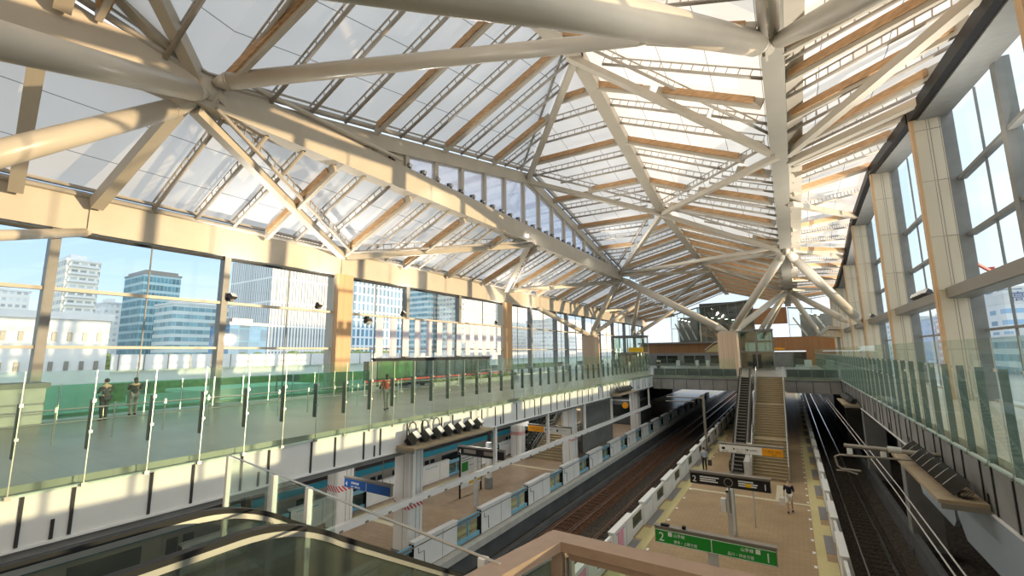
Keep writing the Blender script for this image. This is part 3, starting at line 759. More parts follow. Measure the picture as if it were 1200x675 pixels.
# fold braces: box strut below, ladder truss on the fold
BR=[('from the clerestory peak up to the high ridge',P1,P2),('from the clerestory peak to the middle ridge node',P1,E3),('from the girder end up to the middle ridge node',A2,E3),
    ('from the high ridge down to the valley',P2,C3),('from the middle ridge node across to the valley',E3,C3),('from the middle ridge node down to the far valley node',E3,N3),
    ('from the far valley node up to the far ridge',N3,V((XE,72,lin(EZ,72)+.3))),('from the girder end along the far slope',A2,V((XE,78,lin(EZ,78)+.3))),('from the far ridge down to the last valley node',V((XE,72,lin(EZ,72)+.3)),N4),
    ('from the far ridge to the far left edge',V((XE,78,lin(EZ,78)+.3)),V((XA,92,lin(AZ,92)+.5))),
    ('from the girder node down to the first pier',L1,V((XL+.3,20.6,BZ))),('from the first pier up to the girder',V((XL+.3,20.6,BZ)),V((XA,36.4,20.3))),('from the girder down to the second pier',V((XA,36.4,20.3)),V((XL+.3,42.9,BZ))),
    ('from the second pier up to the girder end',V((XL+.3,42.9,BZ)),L2),('from the girder end down to the far left eaves',L2,V((XL+.3,74,BZ))),('from the far left eaves up to the inner edge',V((XL+.3,74,BZ)),V((XA,90,19.3)))]
for desc,p,q in BR:
    foldbeam('fold_brace','white box strut folded %s'%desc,p,q,.42,.42,.65 if abs(p.x-XL)<1 or abs(q.x-XL)<1 else 1.05,cat='strut')
    d=(q-p).normalized()
    sd=d.cross(V((0,0,1))).normalized()*.75
    if (p-q).length>8:
        ladder(p+sd,q+sd,'fold %s'%desc,0)
for desc,p,q in (('left of the girder node down to the eaves',V((XA,7.3,20.6)),V((XL+.2,6.5,BZ-.2))),('nearest the left frame edge down to the eaves',V((XA,3.0,20.6)),V((XL+.2,4.0,BZ-.2))),
  ('rising from the girder node to the near peak',N1+V((0,0,.6)),V((XA+3.2,-4.0,27.2))),('rising from the girder node to the foreground ridge',N1+V((0,0,.5)),V((XE-2,-2.0,27.3))),('crossing above the girder at top left',V((XA+.3,3.3,21.6)),V((XE-3,2.6,25.4)))):
    foldbeam('steel_rafter','broad grey steel rafter %s'%desc,p,q,.46,.6,.45,cat='rafter')
rafter(N1+V((.4,.5,.2)),E0.lerp(P2,.1),'fold above the girder node',1)
# struts on the right slope
for desc,p,q in (('from the valley up towards the near eaves',V((XC+.5,33.5,23.0)),V((7.7,18.6,22.3))),('from the valley to the second near fin',V((XC+.5,34.2,22.7)),V((7.7,29.5,23.1))),('from the valley down to the third fin',V((XC+.5,40.2,21.5)),V((7.6,58,24.0))),('from the far valley up to the far eaves',V((XC+.5,53,20.3)),V((7.5,71,21.9))),('from the last valley node up to the far eaves',V((XC+.5,79,19.2)),V((7.5,88,19.9)))):
    foldbeam('fold_brace','white box strut %s'%desc,p,q,.42,.42,.75,cat='strut')
# --- round struts
def strut(label,a,b,r,ca=.9,cb=.9,name='round_strut'):
    a=V(a); b=V(b); d=(b-a); L=d.length; d.normalize(); t=thing(name,label,'strut',(a+b)/2)
    obj('tube', MB().tube([a+d*ca,b-d*cb],r,20), M['tube'], t, smooth=True)
    if ca: obj('end_cone', MB().tube([a,a+d*ca],[r*.45,r],20), M['tube'], t, smooth=True)
    if cb: obj('end_cone', MB().tube([b-d*cb,b],[r,r*.45],20), M['tube'], t, smooth=True)
    if L>6: obj('weld_ring', MB().tube([a+d*(ca+.02),a+d*(ca+.10)],r*1.025,20), M['steel'], t, smooth=True)
    return t
n1=V((XA+.25,7.9,20.3)); n2=V((XC-.25,22.4,23.3)); n3=V((XC,51,19.0)); n4=V((XC,79.5,18.3)); a2=V((XA,63.9,20.1)); w1=V((-6.8,65,11.55)); w2=V((-26.2,65,11.6))
strut('huge round strut crossing the top of the picture to the valley node',n2,(-6.45,-1.0,12.75),.53,1.6,0)
strut('thick round strut rising from the valley node to the upper right',n2+V((.4,0,0)),(3.9,5.0,13.1),.36,1.2,0)
strut('thick round leg above the valley node pointing at the viewer',n2+V((.15,-.1,.1)),(.45,9.0,20.1),.42,1.6,0)
strut('thick round strut entering from the left edge to the girder node',n1,(-11.2,-.2,14.2),.40,1.4,0)
strut('second thick round strut below it entering from the left edge to the girder node',n1+V((-.3,-.1,-.3)),(-17.6,0.5,13.05),.37,1.6,0)
strut('long slender round strut from the girder node across to the valley node',n1+V((.5,.1,.4)),(-3.4,20.2,24.0),.36,.5,1.8)
strut('horizontal round strut at the left edge under the eaves beam',(-27.9,6.6,14.95),(-20.5,1.4,12.4),.2,.7,0)
strut('round strut from the valley node to the ridge side, thin and level',n2+V((-.3,.3,.3)),(-3.9,20.3,24.3),.16,.3,.3)
strut('big sunlit round strut from the girder end down to the stair head column',a2,w1,.5,1.4,1.4)
strut('round strut from the first far valley node down left to the stair head column',n3,w1+V((.5,-.2,0)),.42,1.3,1.3)
strut('round strut from the second far valley node down left to the stair head column',n4,w1+V((.7,.3,0)),.42,1.3,1.3)
strut('bright round strut from the first far valley node down right to the window fins',n3,(6.9,60.2,11.9),.46,1.3,1.3)
strut('round strut from the second far valley node down right to the window fins',n4,(6.9,72,12.6),.42,1.3,1.3)
strut('lower round strut from the second far valley node down right to the far concourse roof',n4,(4.2,84,11.5),.42,1.3,1.0)
strut('round strut from the second far valley node down to the glass lift',n4,(-3.9,78,11.6),.36,1.3,1.0)
strut('pale thin strut beyond it from the second far valley node down to the glass lift',n4+V((0,.6,0)),(-3.7,88,11.2),.3,1.0,1.0)
strut('level thin round strut from the girder end across to the far valley node',a2+V((0,.2,.6)),n3+V((-.4,0,.4)),.22,.6,.6)
strut('round strut from the far left column up to the left eaves',w2,(-27.6,50.5,14.9),.34,1.0,.8)
strut('round strut from the far left column up to the girder end',w2,a2+V((-.3,.4,0)),.36,1.0,.8)
strut('round strut from the far left column up to the far inner edge',w2,(-21.0,78,18.3),.34,1.0,.8)
strut('round strut from the left lift up to the far slope',(-23.0,76,12.0),(-19.5,71,20.0),.32,.9,.8)
strut('leaning round strut from the left lift up to the far ridge side',(-22.6,77,12.0),(-13.5,92,20.6),.32,.9,.8)
for nm,p,r in (('girder',n1,.55),('valley',n2,.6),('first far valley',n3,.55),('second far valley',n4,.5)):
    t=thing('roof_node','welded steel node where the round struts meet at the %s'%nm,'node',p)
    obj('core', MB().tube([p+V((0,0,.5)),p+V((0,0,-.35))],[r*.9,r*.55],16), M['steel'], t, smooth=True)
    obj('plate', MB().box(p.x-.05,p.x+.05,p.y-.45,p.y+.45,p.z-.55,p.z+.6), M['steel'], t)
# =================================================================== STATION OBJECTS
def copies(first, offs, labeler, group):
    """the first thing and its copies, each labelled"""
    base=first.location.copy(); first['group']=group; first['label']=labeler(0)
    for k,o in enumerate(offs[1:],1):
        c=copy_tree(first); c.location=base+V(o); c['label']=labeler(k)
# --- platform screen doors
def door_run(x,s,y0,n,plen,wlen,h,style,where):
    """s = side the track lies on; style decides the glass section"""
    t=thing('platform_screen_door','', 'platform door',(x,y0,0))
    a,b=(x-.12,x+.12)
    dp=obj('door_pocket', MB().box(a,b,y0,y0+plen,.02,h), M['white'], t, bevel=.02)
    obj('pocket_cap', MB().box(a-.03,b+.03,y0-.02,y0+plen+.02,h,h+.06), M['white'], dp)
    f=-1 if s>0 else 1
    fx=a-.008 if f<0 else b
    obj('stripe', MB().box(fx,fx+.008,y0+.3,y0+plen*.55,h-.16,h-.11), M['skyblue'], dp)
    obj('seam', MB().box(a-.004,b+.004,y0+plen*.64-.012,y0+plen*.64+.012,.03,h-.02), M['sgrey'], dp)
    yw=y0+plen; y2=yw+wlen
    if style=='blue':
        fr_=obj('frame', MB().box(x-.05,x+.05,yw,y2,h-.30,h-.08).box(x-.05,x+.05,yw,y2,.04,.22).box(x-.05,x+.05,yw+wlen/2-.03,yw+wlen/2+.03,.04,h-.1), M['skyblue'], t)
        obj('door_glass', MB().box(x-.012,x+.012,yw,y2,.22,h-.30), M['glass_g'], fr_)
        obj('edge_rubber', MB().box(a-.006,b+.006,y0-.03,y0+.01,.05,h-.05), M['black'], t)
        zz=h*.62; xt=x+.13*s
        obj('conduit', MB().tube([(xt,y0+.25,h*.8),(xt,y0+.30,zz),(xt,y0+.62,zz),(xt,y0+.66,.12)],.02,6), M['sgrey'], t)
        obj('cable_tray', MB().box(min(x,xt),max(x,xt),y0,y2,h*.86,h*.90), M['sgrey'], t)
    else:
        fr_=obj('frame', MB().box(x-.06,x+.06,yw,y2,h-.20,h-.06).box(x-.06,x+.06,yw,y2,.03,.30).box(x-.06,x+.06,yw,yw+.14,.03,h-.06).box(x-.06,x+.06,y2-.14,y2,.03,h-.06), M['white'], t)
        obj('door_glass', MB().box(x-.012,x+.012,yw+.14,y2-.14,.30,h-.20), M['glass_e'], fr_)
    per=plen+wlen
    copies(t,[(0,per*k,0) for k in range(n)], lambda k:'white screen door unit on the %s, %s from the foreground'%(where,ordw(k+1)),'screen doors on the '+where)
door_run(-7.35,-1,10.35,18,2.75,1.97,1.10,'white','left edge of the tan platform')
door_run(1.12,1,8.0,19,2.75,1.97,1.10,'white','right edge of the tan platform')
door_run(-14.05,1,9.65,18,2.85,1.90,1.20,'blue','right edge of the brown platform')
door_run(-22.25,-1,9.3,12,2.85,1.90,1.20,'blue','far left edge of the brown platform')
# pink poster on two near units
for k,y in enumerate((15.9,20.3)):
    o=obj('poster', MB().box(-7.225,-7.205,y,y+.75,.15,1.0), M['pink']); tag(o,'pink poster stuck on the %s white screen door near the foreground railing'%('nearest','next')[k],'poster')
# --- parked train
t=thing('train','silver commuter train with a teal blue band standing at the far left platform','train',(-24.4,25,-.9))
def car(y0,L):
    prof=[(-25.85,-.75),(-23.0,-.75),(-22.95,.3),(-22.98,1.9),(-23.25,2.35),(-23.9,2.52),(-25.0,2.52),(-25.6,2.35),(-25.88,1.9),(-25.9,.3)]
    b=obj('car_body', MB().prism(prof,'y',y0,y0+L), M['traingrey'], t)
    obj('roof_strip', MB().box(-23.35,-23.12,y0,y0+L,2.36,2.50).box(-25.4,-23.5,y0,y0+L,2.5,2.6), M['white'], b)
    obj('band', MB().box(-22.985,-22.95,y0+.05,y0+L-.05,1.62,1.98).box(-22.96,-22.93,y0+.05,y0+L-.05,-.1,.35), M['trainblue'], b)
    obj('gutter_shadow', MB().box(-23.02,-22.95,y0,y0+L,2.02,2.2), M['blackjoint'], b)  # dark strip standing in for the shadow under the roof edge
    for k in range(4):
        yd=y0+2.2+k*4.9
        obj('door', MB().box(-22.97,-22.94,yd,yd+1.3,-.6,1.55), M['traingrey'], b)
        for w0 in (.14,.74): obj('door_window', MB().box(-22.945,-22.925,yd+w0,yd+w0+.42,.62,1.38), M['darkglass'], b)
        if k<3: obj('window', MB().box(-22.97,-22.94,yd+2.0,yd+4.2,.6,1.42), M['darkglass'], b)
    obj('gangway', MB().box(-25.4,-23.5,y0+L,y0+L+.5,-.6,2.2), M['black'], b)
for k in range(4): car(-8+20.5*k,20)
# --- columns under the left deck
for (x,y,txt) in ((-15.9,16,'nearest'),(-15.9,34.2,'second'),(-15.9,52.4,'third'),(-20.9,16,'near inner'),(-20.9,34.2,'second inner'),(-20.9,52.4,'third inner')):
    o=thing('deck_column','%s white column under the left deck, standing on the brown platform'%txt,'column',(x,y,0))
    obj('shaft', MB().box(x-.5,x+.5,y-.5,y+.5,0,4.95), M['whitec'], o, bevel=.12)
    obj('joint', MB().box(x+.15,x+.175,y-.506,y-.495,.1,4.9).box(x+.495,x+.506,y-.02,y+.005,.1,4.9).box(x+.495,x+.506,y+.25,y+.265,.1,4.9), M['sgrey'], o)
    obj('warning_tape', MB().box(x-.507,x+.507,y-.507,y+.507,1.85,2.35), M['tape'], o, bevel=.12)
    obj('base', MB().box(x-.53,x+.53,y-.53,y+.53,0,.15), M['concrete'], o)
# --- strip lights added to brighten the platform under the left deck
def strip(label,x,y,z=4.9,L=1.9,pw=26):
    o=thing('added_strip_light',label,'light',(x,y,z))
    obj('housing', MB().box(x-.09,x+.09,y-L/2,y+L/2,z-.1,z), M['white'], o)
    obj('tube', MB().tube([(x,y-L/2+.05,z-.13),(x,y+L/2-.05,z-.13)],.03,8), M['tube_on'], o)
    ld=bpy.data.lights.new('added_strip_fill','AREA'); ld.shape='RECTANGLE'; ld.size=.2; ld.size_y=L; ld.energy=pw; ld.color=(1,.96,.88)
    lo=bpy.data.objects.new('added_strip_fill',ld); COL.objects.link(lo); lo.location=(x,y,z-.2)
for k in range(9):
    strip('%s added strip light under the left deck counted from the foreground'%ordw(k+1),-18.4,7+6.1*k,4.9,2.4,STRIP)
# --- stairs and escalator on the tan platform
def flight_profile(y0,z0,n,run,rise):
    pts=[]; y,z=y0,z0
    for k in range(n): z+=rise; pts += [(y,z-rise),(y,z)]; y+=run; pts.append((y,z))
    return pts,y,z
def staircase(label,x0,x1,y0,ztop,flights,run=.30,land=1.25,sign=1,wall=True):
    t=thing('staircase',label,'stairs',((x0+x1)/2,y0,0))
    n=flights[0]*len(flights); rise=ztop/(sum(flights)); y=y0; z=0
    top=[]; noses=[MB() for f in flights]
    for fi,f in enumerate(flights):
        for k in range(f):
            top += [(y,z),(y,z+rise)]; z+=rise
            noses[fi].box(x0+.05,x1-.05,y-.012,y+.02,z-.03,z+.006)
            y+=run
        if fi<len(flights)-1: top.append((y,z)); y+=land
    top.append((y,z))
    poly=[top[0]]+[p for i,p in enumerate(top[1:]) if p!=top[i]]
    under=[(y,z-.45),(y-1.2,z-.75),(y0+1.0,0.0)]
    # build strips so the stepped outline stays clean
    mb=MB(); hi=poly
    for (ya,za),(yb,zb2) in zip(hi,hi[1:]):
        mb.add([(x0,ya,za),(x1,ya,za),(x1,yb,zb2),(x0,yb,zb2)],[(0,1,2,3)])
    yy0,yy1=y0,y
    obj('steps', mb, M['stair'], t); [obj('nosing', nb, M['stairnose'], t) for nb in noses]
    # slope soffit and strings
    zs=[(y0,0.0)]+[]
    st=MB()
    for xs in (x0-.09,x1):
        low=[(p[0],max(-.0,p[1]-.55)) for p in hi[::-1]]
        pts=[(y0-.1,0),(y0-.1,.35)]
        prev=0
        # sloping string following the flights
        yy,zz=y0,0; seq=[(yy,zz)]
        for fi,f in enumerate(flights):
            yy+=f*run; zz+=f*rise; seq.append((yy,zz))
            if fi<len(flights)-1: yy+=land; seq.append((yy,zz))
        for (ya,za),(yb,zb2) in zip(seq,seq[1:]):
            st.add([(xs,ya,max(0,za-.6)),(xs+.09,ya,max(0,za-.6)),(xs+.09,yb,max(0,zb2-.6)),(xs,yb,max(0,zb2-.6)),(xs,ya,za+.28),(xs+.09,ya,za+.28),(xs+.09,yb,zb2+.28),(xs,yb,zb2+.28)],[(0,3,2,1),(4,5,6,7),(0,1,5,4),(1,2,6,5),(2,3,7,6),(3,0,4,7)])
    obj('string', st, M['sgrey'], t)
    so=MB()
    for (ya,za),(yb,zb2) in zip(seq,seq[1:]): so.add([(x0,ya,za-.4),(x0,yb,zb2-.4),(x1,yb,zb2-.4),(x1,ya,za-.4)],[(0,1,2,3)])
    obj('soffit', so, M['concrete'], t)
    for xs,nm in ((x0-.045,'left'),(x1+.045,'right')):
        obj('handrail', MB().tube([(xs,ya,za+1.05) for ya,za in seq],.035,8).tube([(xs,ya,za+.75) for ya,za in seq],.025,8), M['chrome'], t)
        pm=MB()
        for k in range(13):
            q=k/12; yy=y0+(seq[-1][0]-y0)*q
            zz=0
            for (ya,za),(yb,zb2) in zip(seq,seq[1:]):
                if ya<=yy<=yb+1e-6: zz=za+(zb2-za)*(yy-ya)/(yb-ya)
            pm.tube([(xs,yy,zz),(xs,yy,zz+1.03)],.025,6)
        obj('balusters', pm, M['chrome'], t)
        if wall:
            g=MB()
            for (ya,za),(yb,zb2) in zip(seq,seq[1:]): g.add([(xs,ya,za+.3),(xs,yb,zb2+.3),(xs,yb,zb2+.95),(xs,ya,za+.95)],[(0,1,2,3)])
            obj('side_glass', g, M['glass_e'], t)
    return t,seq
staircase('wide tan staircase climbing from the tan platform to the bridge',-3.0,-.78,37.0,ZF,(13,13,13))
def escalator(label,xa,xb,y0,z0,y1,z1,hand=.95,ext=0.0,glass='glass_e'):
    """xa..xb between the balustrades; incline from (y0,z0) low to (y1,z1) high"""
    s=1 if y1>y0 else -1; t=thing('escalator',label,'escalator',((xa+xb)/2,y0,z0))
    e0,e1=y0-1.3*s,y1+(1.3+ext)*s
    L=math.hypot(y1-y0,z1-z0); n=int(abs(y1-y0)/.40); st=MB(); ln=MB()
    for k in range(n):
        ya=y0+(y1-y0)*k/n; yb=y0+(y1-y0)*(k+1)/n; za=z0+(z1-z0)*(k+1)/n; zp=z0+(z1-z0)*k/n
        lo,hi=min(ya,yb),max(ya,yb)
        st.box(xa,xb,lo,hi,zp-.35,za-.01)
        ln.box(xa+.03,xb-.03,ya-.015,ya+.09*s if s>0 else ya+.015,za-.03,za+.004) if s>0 else ln.box(xa+.03,xb-.03,ya-.09,ya+.015,za-.03,za+.004)
    obj('steps', st, M['escstep'], t); obj('step_edges', ln, M['escline'], t)
    obj('landing_plate', MB().box(xa-.1,xb+.1,min(e0,y0),max(e0,y0),z0-.06,z0+.006).box(xa-.1,xb+.1,min(e1,y1),max(e1,y1),z1-.06,z1+.006), M['chrome'], t)
    def arc(dz,ext=.0):
        pts=[(e0+.25*s-ext*s,z0+dz),(y0-.45*s,z0+dz)]
        for q in [i/10 for i in range(11)]:
            u=q; yy=y0-.45*s+u*1.0*s; sl=(z1-z0)/abs(y1-y0); pts.append((yy,z0+dz+sl*.5*u*u*1.0*1.0))
        sl=(z1-z0)/abs(y1-y0)
        y_in=y0+.55*s; z_in=z0+dz+sl*.5
        y_out=y1-.55*s; z_out=z0+dz+sl*(abs(y1-y0)-.6)
        pts.append((y_out,z_out))
        for q in [i/10 for i in range(1,11)]:
            yy=y_out+q*1.0*s; pts.append((yy,z_out+(z1+dz-z_out)*(1-(1-q)**2)))
        pts.append((e1-.25*s+ext*s,z1+dz))
        return pts
    for xs,nm in ((xa-.06,'l'),(xb+.06,'r')):
        top=arc(hand); low=arc(.12)
        g=MB()
        for (p,q,p2,q2) in zip(top,top[1:],low,low[1:]):
            g.add([(xs,p[0],p[1]-.07),(xs,q[0],q[1]-.07),(xs,q2[0],q2[1]),(xs,p2[0],p2[1])],[(0,1,2,3)])
        obj('side_glass', g, M[glass], t)
        dk=MB(); hr=MB(); sk=MB()
        for p,q in zip(top,top[1:]):
            hr.beam((xs,p[0],p[1]),(xs,q[0],q[1]),.085,.045); dk.beam((xs,p[0],p[1]-.045),(xs,q[0],q[1]-.045),.07,.05)
        for p,q in zip(low,low[1:]): sk.beam((xs,p[0],p[1]),(xs,q[0],q[1]),.14,.55)
        # rounded newel ends
        for (c,zc,dirn) in ((top[0],top[0][1],-s),(top[-1],top[-1][1],s)):
            pts=[(xs,c[0],zc-.02)]
            for a in range(1,7):
                an=a/6*PI; pts.append((xs,c[0]+dirn*.33*math.sin(an),zc-.02-.33*(1-math.cos(an))))
            hr.tube(pts,.042,8)
        obj('handrail', hr, M['black'], t); obj('rail_deck', dk, M['chrome'], t); obj('skirt', sk, M['chrome'], t)
    tr=MB()
    seq=[(e0,z0-.1),(y0,z0-.1),(y1,z1-.1),(e1,z1-.1)]
    for p,q in zip(seq,seq[1:]): tr.beam((( xa+xb)/2,p[0],p[1]-.35),((xa+xb)/2,q[0],q[1]-.35),xb-xa+.36,.5)
    obj('truss_case', tr, M['sgrey'], t)
    return t
escalator('narrow dark stepped escalator left of the tan staircase',-4.38,-3.62,38.3,.03,50.9,ZF)
escalator('foreground escalator with black handrails dropping away at the lower left',-4.74,-4.0,13.6,.03,2.5,ZF,1.17,2.8)
o=obj('newel_panel', MB().box(-3.5,-3.12,36.9,38.5,0,1.15).add([(-3.5,38.5,0),(-3.12,38.5,0),(-3.12,38.5,1.15),(-3.5,38.5,1.15),(-3.5,40.2,1.0),(-3.12,40.2,1.0),(-3.12,40.2,1.9),(-3.5,40.2,1.9)],[(3,2,6,7),(0,4,5,1),(0,3,7,4),(1,5,6,2),(4,7,6,5)]), M['kerb']); tag(o,'pale panel between the foot of the dark escalator and the staircase','panel')
staircase('tan staircase under the left deck rising from the brown platform',-19.7,-16.9,34.6,4.95,(10,10,10),wall=True)
o=obj('stair_side_wall', MB().box(-16.75,-16.6,38.5,46.5,0,4.95), M['concrete']); tag(o,'grey side wall of the staircase under the left deck','wall')
escalator('escalator beside the staircase under the left deck',-21.3,-20.5,36,.03,45,4.95)
# --- foreground bronze railing
t=thing('railing','bronze topped glass railing with a mitred corner in the foreground','railing',(-1.35,3.7,ZF))
cn=V((RCX,RCY,7.5)); lf=V((RCX-.38,RCY-2.3,7.5)); rt=V((3.6,RCY,7.5))
hw=.095; d1=(lf-cn).normalized(); n1_=V((d1.y,-d1.x,0))            # outward side of the left run
if n1_.x>0: n1_=-n1_
def meet(y,sg):                                                      # left run edge against the cross run edge
    p=cn+n1_*hw*sg; return V((p.x+d1.x*(y-p.y)/d1.y, y, 0))
oc=meet(cn.y+hw,1); ic=meet(cn.y-hw,-1)
obj('top_rail', MB().prism([(oc.x,oc.y),(ic.x,ic.y),((lf-n1_*hw).x,(lf-n1_*hw).y),((lf+n1_*hw).x,(lf+n1_*hw).y)],'z',cn.z-.075,cn.z), M['railwood'], t)
obj('top_rail', MB().prism([(oc.x,oc.y),(rt.x,oc.y),(rt.x,ic.y),(ic.x,ic.y)],'z',cn.z-.075,cn.z), M['railwood'], t)
dl=(lf-cn).normalized()
obj('glass_channel', MB().beam(cn+dl*.12+V((0,0,-.075)),lf+V((0,0,-.075)),.07,.06), M['chrome'], t)
obj('glass_channel', MB().beam(cn+V((.12,0,-.075)),rt+V((0,0,-.075)),.08,.07), M['railwood'], t)
obj('corner_post', MB().box(cn.x-.06,cn.x+.06,cn.y-.06,cn.y+.06,ZF,cn.z-.07), M['railwood'], t)
obj('edge_strip', MB().box(cn.x+.085,cn.x+.10,cn.y-.03,cn.y+.03,ZF,cn.z-.14).box(cn.x+.125,cn.x+.14,cn.y-.03,cn.y+.03,ZF,cn.z-.14), M['chrome'], t)
obj('glass_pane', MB().beam(cn+dl*.1+V((0,0,-.13)),lf+V((0,0,-.13)),.016,.95), M['glass_e'], t)
obj('glass_pane', MB().beam(cn+V((.15,0,-.14)),rt+V((0,0,-.14)),.016,.95), M['glass_g'], t)
# glass guard along the far side of the escalator well
t=thing('glass_guard','low glass guard with thin rail behind the foreground escalator','balustrade',(-4.6,3.3,6.3))
ga=V((-7.4,3.64,7.5)); gb=V((-1.9,2.84,7.5))
gd=(gb-ga).normalized()
obj('rail', MB().tube([ga,gb],.012,8), M['chrome'], t)
obj('glass_pane', MB().beam(ga+V((0,0,-.03)),ga.lerp(gb,.58)+V((0,0,-.03)),.014,1.15), M['glass_g'], t)
for q in (.0,.47,.97): c=ga.lerp(gb,q); obj('post', MB().box(c.x-.03,c.x+.03,c.y-.03,c.y+.03,6.2,7.5), M['white'], t)
for q,h in ((.30,.9),): c=ga.lerp(gb,q); obj('post', MB().box(c.x-.03,c.x+.03,c.y-.03,c.y+.03,6.2,7.48), M['white'], t)

# --- signs
FACE={}
def hang_sign(name,label,xa,xb,y,zb,zt,face,case='sgrey',th=.16,hang=None):
    t=thing(name,label,'sign',((xa+xb)/2,y,zb))
    obj('case', MB().box(xa,xb,y,y+th,zb,zt+.05), M[case], t)
    obj('top_cover', MB().box(xa-.02,xb+.02,y-.03,y+th+.03,zt+.05,zt+.10), M['sgrey'], t)
    FACE[t.name]=obj('face', MB().box(xa+.02,xb-.02,y-.012,y,zb+.02,zt), M[face], t)
    if hang:
        for hx in hang: obj('hanger', MB().box(hx-.03,hx+.03,y+.05,y+.11,zt+.1,zt+.1+.01), M['sgrey'], t)
    return t
XD,ZD=(1,0,0),(0,0,1)
def line(par,body,size,m,x,y,z,align='LEFT',nm='lettering'): return text_part(nm,body,size,M[m],FACE.get(par.name,par),(x,y-.016,z),XD,ZD,align)
# post that carries each of the three platform signs
def sign_post(par,x,y,z): obj('post', MB().box(x-.14,x+.14,y+.02,y+.14,0,z), M['kerb'], par)
y=15.3; t=hang_sign('platform_sign','long green sign reading 2 and 1 above the near tan platform',-4.19,-.80,y,2.95,3.37,'sgreen')
sign_post(t,-2.5,y,2.95)
obj('border', MB().box(-4.17,-.82,y-.02,y-.012,2.965,2.98).box(-4.17,-.82,y-.02,y-.012,3.345,3.36).box(-2.52,-2.5,y-.02,y-.012,2.965,3.36), M['swhite'], t)
line(t,'2',.36,'swhite',-4.08,y,3.03,nm='numeral'); line(t,'1',.36,'swhite',-.93,y,3.03,'RIGHT','numeral')
obj('line_mark', MB().box(-3.78,-3.66,y-.02,y-.012,3.20,3.32).box(-1.33,-1.21,y-.02,y-.012,3.20,3.32), M['swhite'], t)
line(t,'山手線',.115,'swhite',-3.62,y,3.21); line(t,'東京・上野方面',.10,'swhite',-3.62,y,3.03)
line(t,'山手線',.115,'swhite',-1.38,y,3.21,'RIGHT'); line(t,'品川・渋谷方面',.10,'swhite',-1.38,y,3.03,'RIGHT')
obj('camera_pod', MB().box(-4.0,-3.75,y+.0,y+.12,3.47,3.53).box(-3.35,-3.25,y+.02,y+.12,3.47,3.56), M['black'], t)
y=21.0; t=hang_sign('departure_sign','black departure board reading 2 and 1 above the tan platform',-4.12,-1.09,y,3.40,3.84,'sblack')
obj('post', MB().box(-2.66,-2.58,y+.06,y+.14,2.4,3.4), M['sgrey'], t)
line(t,'2',.34,'swhite',-4.03,y,3.49,nm='numeral'); line(t,'1',.34,'swhite',-1.20,y,3.49,'RIGHT','numeral')
for k,(xa,w_) in enumerate(((-3.72,.75),(-3.72,.62),(-3.72,.7))): obj('text_row', MB().box(xa,xa+w_,y-.02,y-.012,3.70-.085*k,3.745-.085*k), M['swhite'], t)
for k,(xa,w_) in enumerate(((-2.25,.55),(-2.25,.7),(-2.25,.66))): obj('text_row', MB().box(xa,xa+w_,y-.02,y-.012,3.70-.085*k,3.75-.085*k), M['swhite'], t)
obj('row_mark', MB().box(-1.98,-1.78,y-.022,y-.02,3.52,3.67), M['syellow'], t)
obj('clock', MB().tube([(-2.62,y-.05,3.62),(-2.62,y,3.62)],.17,20), M['sgrey'], t); obj('clock_face', MB().tube([(-2.62,y-.06,3.62),(-2.62,y-.05,3.62)],.14,20), M['sblack'], t)
y=27.0; t=hang_sign('exit_sign','white and orange sign in front of the tan staircase',-3.70,-.70,y,3.62,4.02,'swhite')
obj('post', MB().box(-2.27,-2.21,y+.05,y+.11,0,3.62), M['kerb'], t)
obj('orange_face', MB().box(-1.66,-.72,y-.02,y-.012,3.635,4.01), M['sorange'], t)
obj('divider', MB().box(-3.08,-3.07,y-.02,y-.012,3.66,3.98).box(-2.42,-2.41,y-.02,y-.012,3.66,3.98), M['sgrey'], t)
obj('pictogram', MB().box(-3.55,-3.40,y-.02,y-.012,3.78,3.90).prism([(-3.0,3.78),(-2.9,3.84),(-3.0,3.9)],'y',y-.02,y-.012).prism([(-2.36,3.78),(-2.26,3.84),(-2.36,3.9)],'y',y-.02,y-.012), M['sblack'], t)
line(t,'のりば',.10,'sblack',-3.55,y,3.66); line(t,'エレベーター',.10,'sblack',-2.86,y,3.80); line(t,'お手洗い',.10,'sblack',-2.22,y,3.80); line(t,'Elevators',.08,'sblack',-2.86,y,3.68)
line(t,'↑ 改札 出口',.15,'sblack',-1.58,y,3.80); line(t,'Exit',.11,'sblack',-1.2,y,3.67)
# left platform signs
y=22.2; t=hang_sign('departure_sign','black departure board reading 4 above the brown platform',-17.95,-14.5,y,2.86,3.32,'sblack')
sign_post(t,-16.6,y,2.95)
line(t,'4',.36,'swhite',-17.85,y,2.95,nm='numeral')
for xa,w_ in ((-17.45,.9),(-15.95,.9)):
    obj('display', MB().box(xa,xa+w_,y-.02,y-.012,3.02,3.24), M['sgrey'], t)
y=14.3; t=hang_sign('platform_sign','dark blue platform sign by the nearest white deck column',-18.4,-15.3,y,2.85,3.24,'sblue')
line(t,'4',.30,'swhite',-18.3,y,2.92,nm='numeral'); line(t,'京浜東北線',.11,'swhite',-17.9,y,3.06); line(t,'品川・横浜方面',.09,'swhite',-17.9,y,2.91)
for hx in (-17.8,-15.9): obj('hanger', MB().tube([(hx,y+.08,3.3),(hx,y+.08,4.95)],.025,6), M['sgrey'], t)
obj('divider', MB().box(-16.86,-16.84,y-.02,y-.012,2.87,3.22), M['swhite'], t)
y=31.0; t=hang_sign('exit_sign','orange and white sign before the stairs under the left deck',-18.0,-14.3,y,2.95,3.4,'swhite')
obj('orange_face', MB().box(-17.98,-16.6,y-.02,y-.012,2.965,3.39), M['sorange'], t)
line(t,'↑ 改札 出口',.17,'sblack',-17.85,y,3.12); line(t,'Exit',.12,'sblack',-17.4,y,2.99)
